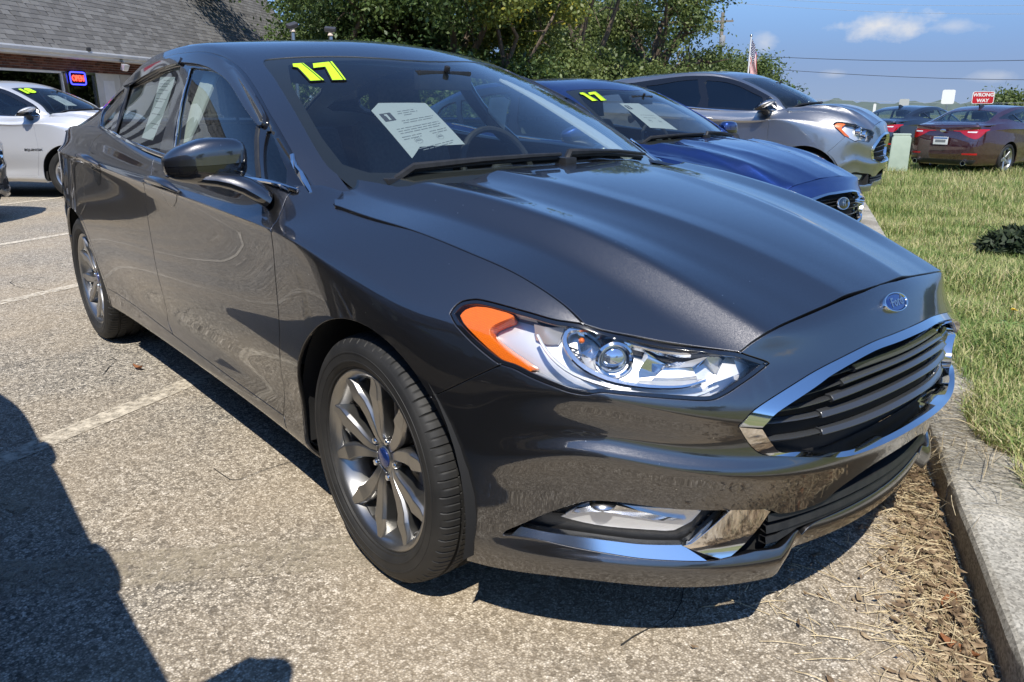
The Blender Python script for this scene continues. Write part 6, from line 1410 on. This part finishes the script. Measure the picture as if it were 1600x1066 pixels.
def utility():
    wood=varied('pole_wood',(.20,.17,.13),(.28,.25,.20),8,.9); p0=at(124.75,62,-.6)
    r=empty('utility_pole',p0); tag(r,'weathered wooden utility pole standing beyond the dry trees','utility pole')
    MB().tube([(0,0,0),(.03,0,4),(.0,.02,8.2)],[.17,.15,.12],12).build('pole',wood,r)
    MB().box((0,0,7.6),(1.6,.10,.12),rz=R(35)).build('cross_arm',wood,r)
    for s in (-.7,-.3,.3,.7): MB().lathe([(0,.16),(.04,.15),(.05,.08),(.03,0)],8,(s*math.cos(R(35)),s*math.sin(R(35)),7.66),'z').build('insulator',M_satin,r)
    t=MB(); t.lathe([(0,.7),(.2,.7),(.22,.6),(.22,.05),(.2,0),(0,0)],16,(.3,-.25,5.9),'z'); t.build('transformer',mat('grey_transformer',(.35,.36,.37),.5),r)
    mw=mat('cable_black',(.03,.03,.035),.6); mg=mat('cable_grey',(.34,.37,.41),.5); 
    for i,(a0,e0,a1,e1,rad,m,lab) in enumerate(((124.6,6.9,98,5.2,.012,mg,'highest pale power line crossing the sky'),(124.6,6.5,98,4.7,.012,mg,'second pale power line crossing the sky'),(122.4,3.1,98,2.55,.020,mw,'upper dark cable running right from the flag pole'),(122.4,2.35,98,1.25,.018,mw,'lower dark cable running right from the flag pole'),(122.0,.5,98,.2,.012,mg,'lowest faint power line just above the horizon'))):
        pts=[]; D=62
        for k in range(33):
            t=k/32; az=a0+(a1-a0)*t; el=e0+(e1-e0)*t-.32*math.sin(math.pi*t); dd=D; q=at(az,dd); pts.append((q[0],q[1],1.2+dd*math.tan(R(el))))
        o=MB().tube(pts,rad,5).build('power_line',m); tag(o,lab,'power line','power lines across the sky')
    o=empty('cable_splice',(0,0,0)); a=at(119.3,62); z=1.2+62*math.tan(R(2.93)); bpy.data.objects.remove(o)
utility()
def sign_post(name,label,cat,az,d,z,w,h,mat_,txt=None,tm=None,rot=0,back=False,border=None,gr=-.35,tsize=.2):
    p=at(az,d,gr); r=empty(name,p,R(az-90+180)+rot); tag(r,label,cat)       # local -y... face looks back along the view
    face=Vector((0,1,0)); zz=z-gr
    MB().box((0,-.035,zz/2+h*.2),(.05,.05,zz+h*.4)).build('post',M_satin,r)
    q=[]; rc=.06
    for cx,cz,a0 in ((w/2-rc,h/2-rc,0),(-w/2+rc,h/2-rc,90),(-w/2+rc,-h/2+rc,180),(w/2-rc,-h/2+rc,270)):
        for k in range(4): a=R(a0+30*k); q.append((cx+rc*math.cos(a),zz+cz+rc*math.sin(a)))
    pl=MB().prism(q,'y',-.006,.006).build('sign_plate',mat_,r)
    if border: 
        q2=[(x*(1-.06),zz+(zq-zz)*(1-.08)) for x,zq in q]; pl.data.materials[0]=border; MB().prism(q2,'y',.0065,.009).build('sign_face',mat_,r)
    if txt:
        for k,(line,dz) in enumerate(txt): text_mesh('lettering',line,tsize,tm,r,frame_M((0,.010,zz+dz),(-1,0,0),(0,0,1)),extrude=.002,bold=.006)
    return r
M_signred=mat('sign_red',(.50,.012,.022),.45); M_signwhite=mat('sign_white',(.80,.80,.78),.5); M_alu=mat('sign_back_aluminium',(.55,.55,.53),.5,.3)
sign_post('road_sign','red WRONG WAY sign with a white border behind the maroon car','road sign',108.55,34,1.40,.70,.43,M_signred,(('WRONG',.095),('WAY',-.105)),M_signwhite,border=M_signwhite,tsize=.165)
sign_post('road_sign','plain pale sign seen left of the red WRONG WAY sign','road sign',110.45,36,1.45,.46,.54,M_signwhite,rot=.2)
sign_post('road_sign','small pale sign far left of the maroon car roof above the black sedan','road sign',112.9,60,1.25,.6,.5,M_alu)
sign_post('marker_post','slim pale marker post behind the black sedan roof','post',114.6,55,.9,.16,.6,M_signwhite)
def pedestal():
    p=at(112.75,19.4,-.24); r=empty('utility_box',p,R(25)); tag(r,'pale green utility box standing in the grass beside the maroon car','utility box')
    m=varied('pale_green_enamel',(.42,.50,.40),(.48,.56,.45),6,.5); MB().prism([(-.20,0),(.20,0),(.19,.72),(.16,.77),(-.16,.77),(-.19,.72)],'y',-.17,.17).build('body',m,r,bevel=.015)
    MB().box((0,.172,.36),(.33,.008,.60)).build('door',m,r,bevel=.004); MB().box((0,0,.79),(.36,.32,.03)).build('lid',m,r,bevel=.01); MB().box((.12,.18,.4),(.03,.015,.06)).build('latch',M_satin,r)
    for k in range(6): MB().box((-.205,0,.2+.07*k),(.006,.2,.012)).build('vent_rib',m,r)
pedestal()
def floods():
    for i,(az,el,rot,lab) in enumerate(((154.2,5.15,.5,'grey flood light tilted left above the grey car roof'),(151.7,4.95,-.2,'grey flood light with a pale base right of its twin above the car roof'))):
        d=17.0; p=at(az,d); z=1.2+d*math.tan(R(el)); r=empty('flood_light',(p[0],p[1],0)); tag(r,lab,'flood light','flood lights on posts behind the car')
        MB().tube([(0,0,0),(0,0,z-.14)],.04,8).build('post',M_satin,r); MB().lathe([(0,.0),(.06,0),(.05,.03),(.025,.07),(0,.07)],14,(0,0,z-.12),'z').build('base',varied('peach_lamp_base'+str(i),(.62,.5,.4),(.66,.55,.46),9,.6),r)
        h=MB().box((0,0,0),(.22,.14,.075)).build('lamp_head',mat('flood_grey'+str(i),(.05,.05,.055),.5),r,bevel=.02); h.location=(0,0,z); h.rotation_euler=(R(20),R(-18 if i==0 else 6),R(az-90)+rot)
        MB().box((0,0,-.041),(.18,.10,.006)).build('lens',M_clearwhite,h)
floods()

# ------------------------------------------------------------ the cars
def mkT(kx,ky,zs,zt):
    f=crv(zs,zt)
    def T(P):
        P=np.array(P,float,copy=True); P[...,0]*=kx; P[...,1]*=ky; P[...,2]=f(P[...,2]); return P
    return T
T_low=mkT(.94,.965,[0,.2,.5,.8,1.1,1.48],[0,.195,.488,.775,1.07,1.44])
T_mid=mkT(.985,.99,[0,.2,.5,.8,1.1,1.48],[0,.20,.49,.79,1.08,1.458])
T_suv=mkT(.945,.995,[0,.2,.34,.5,.75,.95,1.1,1.48],[0,.235,.385,.57,.855,1.075,1.235,1.605])
T_suv2=mkT(.965,.995,[0,.2,.34,.5,.75,.95,1.1,1.48],[0,.235,.385,.575,.87,1.10,1.265,1.665])
def place(o,car): o.location=car.location; o.scale=car.scale; o.rotation_euler=car.rotation_euler; return o
def suv_T(T,lift=.09,fwd=.24):
    def f(P):
        P=np.array(P,float,copy=True); z=P[...,2].copy(); x=P[...,0].copy()
        P[...,2]=z+lift*sstep(.5,.80,z)*sstep(-.9,.2,x)*(1-sstep(.95,1.15,z)); P=T(P); P[...,0]+=fwd*sstep(.86,1.16,z)-.15*sstep(.35,.95,x)
        return P
    return f
T_suv=suv_T(T_suv); T_suv2=suv_T(T_suv2)
def sticker17(car,SG):
    for nm in ('st1','st7'):
        l=g_[nm]; r=.3
        b=panel('year_sticker',SG,l,M_vinylblk,car,side=-1,off=.0008,gap=-.004,flange=0,step=.03)
        panel('lime_face',SG,l,M_lime,b,side=-1,off=.0018,gap=.001,flange=0,step=.03)
        # the black inner line that runs down the right of each figure
        a=np.array(l); 
        if nm=='st1': ln=[a[1]*.86+a[5]*.14+0*(a[2]-a[1]),a[2]*.82+a[3]*.18]
        else: ln=[a[1]*.86+a[0]*.14,a[2]*.82+a[3]*.18]
        sweep_on(SG,'figure_line',[tuple(ln[0]),tuple(ln[0]*.5+ln[1]*.5),tuple(ln[1])],.004,.0006,M_vinylblk,b,side=-1,lift=.002)
def bil(c,s,t): c=np.array(c); return tuple((c[0]*(1-s)+c[1]*s)*(1-t)+(c[3]*(1-s)+c[2]*s)*t)
def paper(car,SG,loop,corners,side,off,label,group,dark=True,logo=True,lines=((.12,.35,.62),(.2,.3,.7),(.5,.1,.9),(.58,.1,.85),(.66,.2,.8)),cat='paper',seed=0):
    o=panel('paper_sheet',SG,loop,M_paper,None,side=side,off=off,gap=0,flange=.0008,step=.05); place(o,car); tag(o,label,cat,group)
    w=.0007 if off<0 else .0006
    def quad(mb,s0,s1,t0,t1):
        n=6; V=[];F=[]
        for i in range(n+1):
            for t in (t0,t1):
                p,nn=on(SG,bil(corners,s0+(s1-s0)*i/n,t),side,off+w); V.append(p)
        for i in range(n): F.append((2*i,2*i+1,2*i+3,2*i+2))
        mb.add(V,F)
    mb=MB(); g=random.Random(seed)
    for t,s0,s1 in lines:
        s=s0
        while s<s1-.02:
            e=min(s1,s+g.uniform(.05,.16)); quad(mb,s,e,t,t+.013); s=e+.018
    mb.build('printed_lines',M_greyink,o)['kind']='stuff'
    if logo:
        mb=MB(); quad(mb,.06,.24,.10,.27); mb.build('logo_block',M_ink,o); mb=MB(); 
        w=.0013; quad(mb,.12,.145,.125,.16); quad(mb,.135,.17,.125,.25); mb.build('logo_figure',M_paper,o)
        w=.0007
        for s0,t0 in ((.30,.72),(.68,.74)):
            mb=MB()
            for k in range(14):
                a=2*math.pi*k/14; quad(mb,s0+.06*math.cos(a)-.007,s0+.06*math.cos(a)+.007,t0+.055*math.sin(a)-.004,t0+.055*math.sin(a)+.004)
            quad(mb,s0-.05,s0+.05,t0-.008,t0+.008); quad(mb,s0-.03,s0+.035,t0-.028,t0-.020); mb.build('round_stamp',M_greyink,o)
    return o
# --- the grey sedan in front
grey,SB,SG,SH=build_car(dict(name='sedan_car',loc=(0,0,0),label='dark grey sedan parked nearest with lime 17 on its windscreen',cat='car',paint=M_paint,main=True,step=.03,steer=R(-1)))
sticker17(grey,SG)
pw=g_['paperW']; c4=[pw[0],pw[2],pw[3],pw[5]]
paper(grey,SG,[pw[0],pw[1],pw[2],pw[3],pw[4],pw[5]],[pw[0],pw[2],pw[3],pw[5]],-1,-.012,'white sale notice with a number one logo behind the grey sedan windscreen','sale papers in car windows',seed=1,lines=((.10,.36,.66),(.145,.34,.7),(.19,.42,.58),(.30,.3,.9),(.345,.3,.85),(.44,.12,.9),(.485,.12,.9),(.53,.12,.84),(.60,.10,.45),(.60,.58,.92),(.645,.10,.4),(.645,.6,.9),(.86,.2,.85),(.90,.25,.8)))
ps=g_['paperS']; paper(grey,SG,ps,ps,-1,-.012,'tall narrow white price list inside the rear side window of the grey sedan','sale papers in car windows',logo=False,lines=((.06,.3,.7),(.12,.1,.8),(.16,.1,.7),(.22,.1,.75),(.28,.1,.5),(.36,.1,.85),(.4,.1,.6),(.5,.2,.7),(.6,.1,.8),(.75,.3,.9),(.82,.5,.9)),seed=2)
pl=g_['paperL']; paper(grey,SG,pl,[pl[0],pl[2],pl[3],pl[4]],1,-.012,'pale green tinted price sheet inside the far window of the grey sedan','sale papers in car windows',logo=False,lines=((.06,.35,.65),(.14,.2,.75),(.2,.15,.8),(.26,.15,.8),(.32,.15,.6),(.42,.15,.85),(.48,.15,.7),(.6,.15,.8),(.68,.2,.8)),seed=3)
def oval_badge(car,S,uv,w,h,mat_,text,side=-1,name='badge'):
    p,n=on(S,uv,side,.001); x=Vector((0,1,0)); x=(x-n*x.dot(n)).normalized(); y=n.cross(x)
    if y.z<0: y=-y; 
    M=Matrix((x,n,y)).transposed(); M4=frame_M(p,x,y)
    def sc(mb): mb.V=[tuple(p+x*(v[0]*w)+n*v[1]+y*(v[2]*h)) for v in mb.V]; return mb
    b=sc(MB().lathe([(.86,.0035),(.90,.006),(.97,.006),(1,.003),(1,-.004)],48)).build(name,M_chrome,car)
    sc(MB().lathe([(0,.0045),(.80,.0040),(.88,.002)],48)).build('badge_face',mat_,b)
    if text:
        q=frame_M(p+n*.0052,x,y)
        text_mesh('lettering',text,h*1.25,M_satin,b,q,extrude=.0004,shear=.35,bold=.0006,sx=1.05)
    return b
oval_badge(grey,SB,(0.0,1.86),.056,.0235,M_fordblue,'Ford')
def visors():
    for nm in ('visF','visR'):
        l=smooth(g_[nm]+g_[nm][:1],2)
        for sd in (-1,1): panel('rain_visor',SG,l,M_smoke,grey,side=sd,off=.014,gap=0,flange=.014,step=.03)
    for sd in (-1,1):
        sweep_on(SG,'chrome_corner_trim',[g_['chromearm'][0],g_['chromearm'][1],g_['chromearm'][2]],[.014,.022,.010],.006,M_chrome,grey,side=sd,lift=.003)
        sweep_on(SG,'window_channel',[g_['fg'][-1],g_['fg'][9],(g_['fg'][9][0]+.02,g_['fg'][9][1]-.1)],.020,.006,M_plastic,grey,side=sd,lift=-.002)
        p0,p1=g_['rg'][2],g_['rg'][0]; sweep_on(SG,'window_channel',[p0,tuple((np.array(p0)+np.array(p1))/2),p1],.018,.004,M_plastic,grey,side=sd,lift=-.002)
        sweep_on(SG,'pillar_trim',[g_['fg'][0],g_['fg'][2],g_['fg'][3]],.010,.004,M_chrome,grey,side=sd,lift=-.003)
visors()
def inner_trim():
    for sd in (-1,1):
        a_=1.50 if sd>0 else 1.95; l=[(.95,2.1),(1.25,a_+.2),(2.0,a_),(3.2,a_),(4.0,a_+.1),(4.5,2.6),(4.6,3.6),(4.0,3.45),(3.4,3.35),(2.6,3.3),(1.9,3.35),(1.2,3.6)]
        panel('pillar_trim',SG,smooth(l+l[:1],3),M_beige,grey,side=sd,off=-.038,gap=0,flange=.01,step=.04)
        if sd<0: panel('pillar_trim',SG,[(4.95,3.9),(5.65,3.9),(5.6,5.9),(5.0,5.9)],M_beige,grey,side=sd,off=-.045,gap=0,flange=.01,step=.06)
inner_trim()
# --- the others
blue,bSB,bSG,bSH=build_car(dict(name='sedan_car',loc=(-1.62,3.02,-.02),rz=R(0),label='bright blue sedan parked beside the dark grey one, also marked 17',cat='car',paint=M_blue,T=T_low,kx=.94,ky=.965,wy=.855,step=.05,rimmat=M_rim_s,style='five',xr=-2.68))
sticker17(blue,bSG); oval_badge(blue,bSB,(0.0,4.9),.075,.040,M_black_gloss,'H')
pb=[(3.0,1.05),(2.9,.55),(1.55,.60),(1.75,1.15)]; paper(blue,bSG,pb,pb,-1,-.012,'white sale notice behind the windscreen of the blue sedan','sale papers in car windows',seed=4,lines=((.5,.2,.8),(.6,.2,.7)))
silver,sSB,sSG,_=build_car(dict(name='crossover_car',loc=(-3.18,7.32,.0),rz=R(16),label='silver grey crossover with dark tinted windows parked behind the blue sedan',cat='car',paint=M_silver,T=T_suv,kx=.945,ky=.995,wy=.885,wr=.345,ar=.405,wz=.345,step=.06,suv=True,privacy=True,rimmat=M_rim_s,style='five',xr=-2.65))
white,wSB,wSG,_=build_car(dict(name='crossover_car',loc=(-10.72,1.12,0),rz=R(46),label='silver white crossover with lime 18 on its windscreen below the neon sign',cat='car',paint=M_white,T=T_suv2,kx=.965,ky=.995,wy=.885,wr=.35,ar=.41,wz=.35,step=.06,suv=True,rimmat=M_rim_s,style='five',xr=-2.725,fine=True))
white.scale=(.93,.93,.93)
def surface_text(S,car,uv,du,body,size,m,name,side=-1,off=.002,**k):
    p,n=on(S,uv,side,off); q,_=on(S,(uv[0]+du[0],uv[1]+du[1]),side,off); x=(q-p).normalized(); y=n.cross(x)
    return text_mesh(name,body,size,m,car,frame_M(p,x,y),**k)
b=surface_text(wSG,white,(3.55,1.45),(0,-.3),'18',.20,M_vinylblk,'year_sticker',extrude=.001,bold=.022); surface_text(wSG,white,(3.55,1.45),(0,-.3),'18',.20,M_lime,'year_sticker_face',off=.0045,extrude=.001,bold=.014)
pe=[(3.0,1.0),(2.9,.5),(1.9,.55),(2.0,1.08)]; paper(white,wSG,pe,pe,-1,-.012,'white sale notice behind the windscreen of the silver white crossover','sale papers in car windows',seed=5,lines=((.5,.2,.8),(.6,.2,.7)))
surface_text(wSB,white,(10.35,6.9),(-.3,0.0),'EQUINOX',.040,M_satin,'door_lettering',bold=.002,extrude=.002,sx=1.45)
dark,dSB,dSG,_=build_car(dict(name='crossover_car',loc=(-8.62,-1.22,0),rz=R(50),label='dark grey crossover whose nose enters the view at the left edge',cat='car',paint=M_dgrey,T=T_suv,kx=.945,ky=.995,wy=.885,wr=.345,ar=.405,wz=.345,step=.07,suv=True,rimmat=M_rim_s,style='five',xr=-2.65))
near,nSB,nSG,_=build_car(dict(name='crossover_car',loc=(1.22,-2.83,0),rz=0,label='dark navy crossover beside the grey sedan, seen only as a shadow and reflection',cat='car',paint=M_navy,privacy=True,dark_trim=True,T=T_suv2,kx=.965,ky=.995,wy=.885,wr=.35,ar=.41,wz=.35,step=.07,suv=True,rimmat=M_rim_s,style='five',xr=-2.725))
maroon,mSB,mSG,_=build_car(dict(name='sedan_car',loc=(-4.70,20.2,-.285),rz=R(83),label='maroon sedan seen from behind in front of the WRONG WAY sign',cat='car',paint=M_maroon,T=T_mid,kx=.985,ky=.99,wy=.877,step=.06,rimmat=M_rim_s,style='five',xr=-2.80))
black,kSB,kSG,_=build_car(dict(name='sedan_car',loc=(-7.95,23.7,-.30),rz=R(83),label='black sedan seen from behind beyond the pale green utility box',cat='car',paint=M_black,T=T_mid,kx=.985,ky=.99,wy=.877,step=.08,rimmat=M_rim_s,style='five',xr=-2.80))
def rear_details(car,SB,SG,plate):
    x=-3.93
    if plate:
        p=MB().box((x-.012,0,.72),(.012,.31,.16)).build('number_plate',M_signwhite,car,bevel=.006); MB().box((x-.020,0,.775),(.002,.29,.03)).build('plate_band',mat('plate_blue',(.10,.2,.45),.5),p)
        MB().box((x-.020,0,.715),(.002,.22,.05)).build('plate_figures',M_greyink,p)
    for sd in (-1,1):
        panel('tail_lamp',SB,[(19.98,2.9),(20.35,3.0),(20.4,4.0),(19.98,4.6)],M_red,car,side=sd,off=.006,flange=.02,step=.05)
        panel('reflector',SB,[(18.6,8.6),(19.6,8.6),(19.6,8.95),(18.6,8.95)],M_red,car,side=sd,off=.004,flange=.01,step=.05)
        MB().lathe([(.045,.0),(.052,.0),(.052,.14),(.045,.14)],18,(x+.02,sd*.52,.27),'x',closed=True).build('exhaust_tip',M_chrome,car)
    panel('bumper_insert',SB,[(18.6,10.0),(21,10.0),(21,12.2),(19.0,12.4)],M_plastic,car,side=0,centre=(0,21.0),off=.004,flange=.01,step=.06)
    MB().ball((x+.02,0,.93),(.012,.065,.033),16,8).build('badge',M_chrome,car)
    f=MB(); f.prism([(-2.52,1.385),(-2.30,1.425),(-2.48,1.475),(-2.55,1.47)],'y',-.012,.012); f.build('antenna_fin',M_black_gloss,car,bevel=.006)
rear_details(maroon,mSB,mSG,True); rear_details(black,kSB,kSG,True)
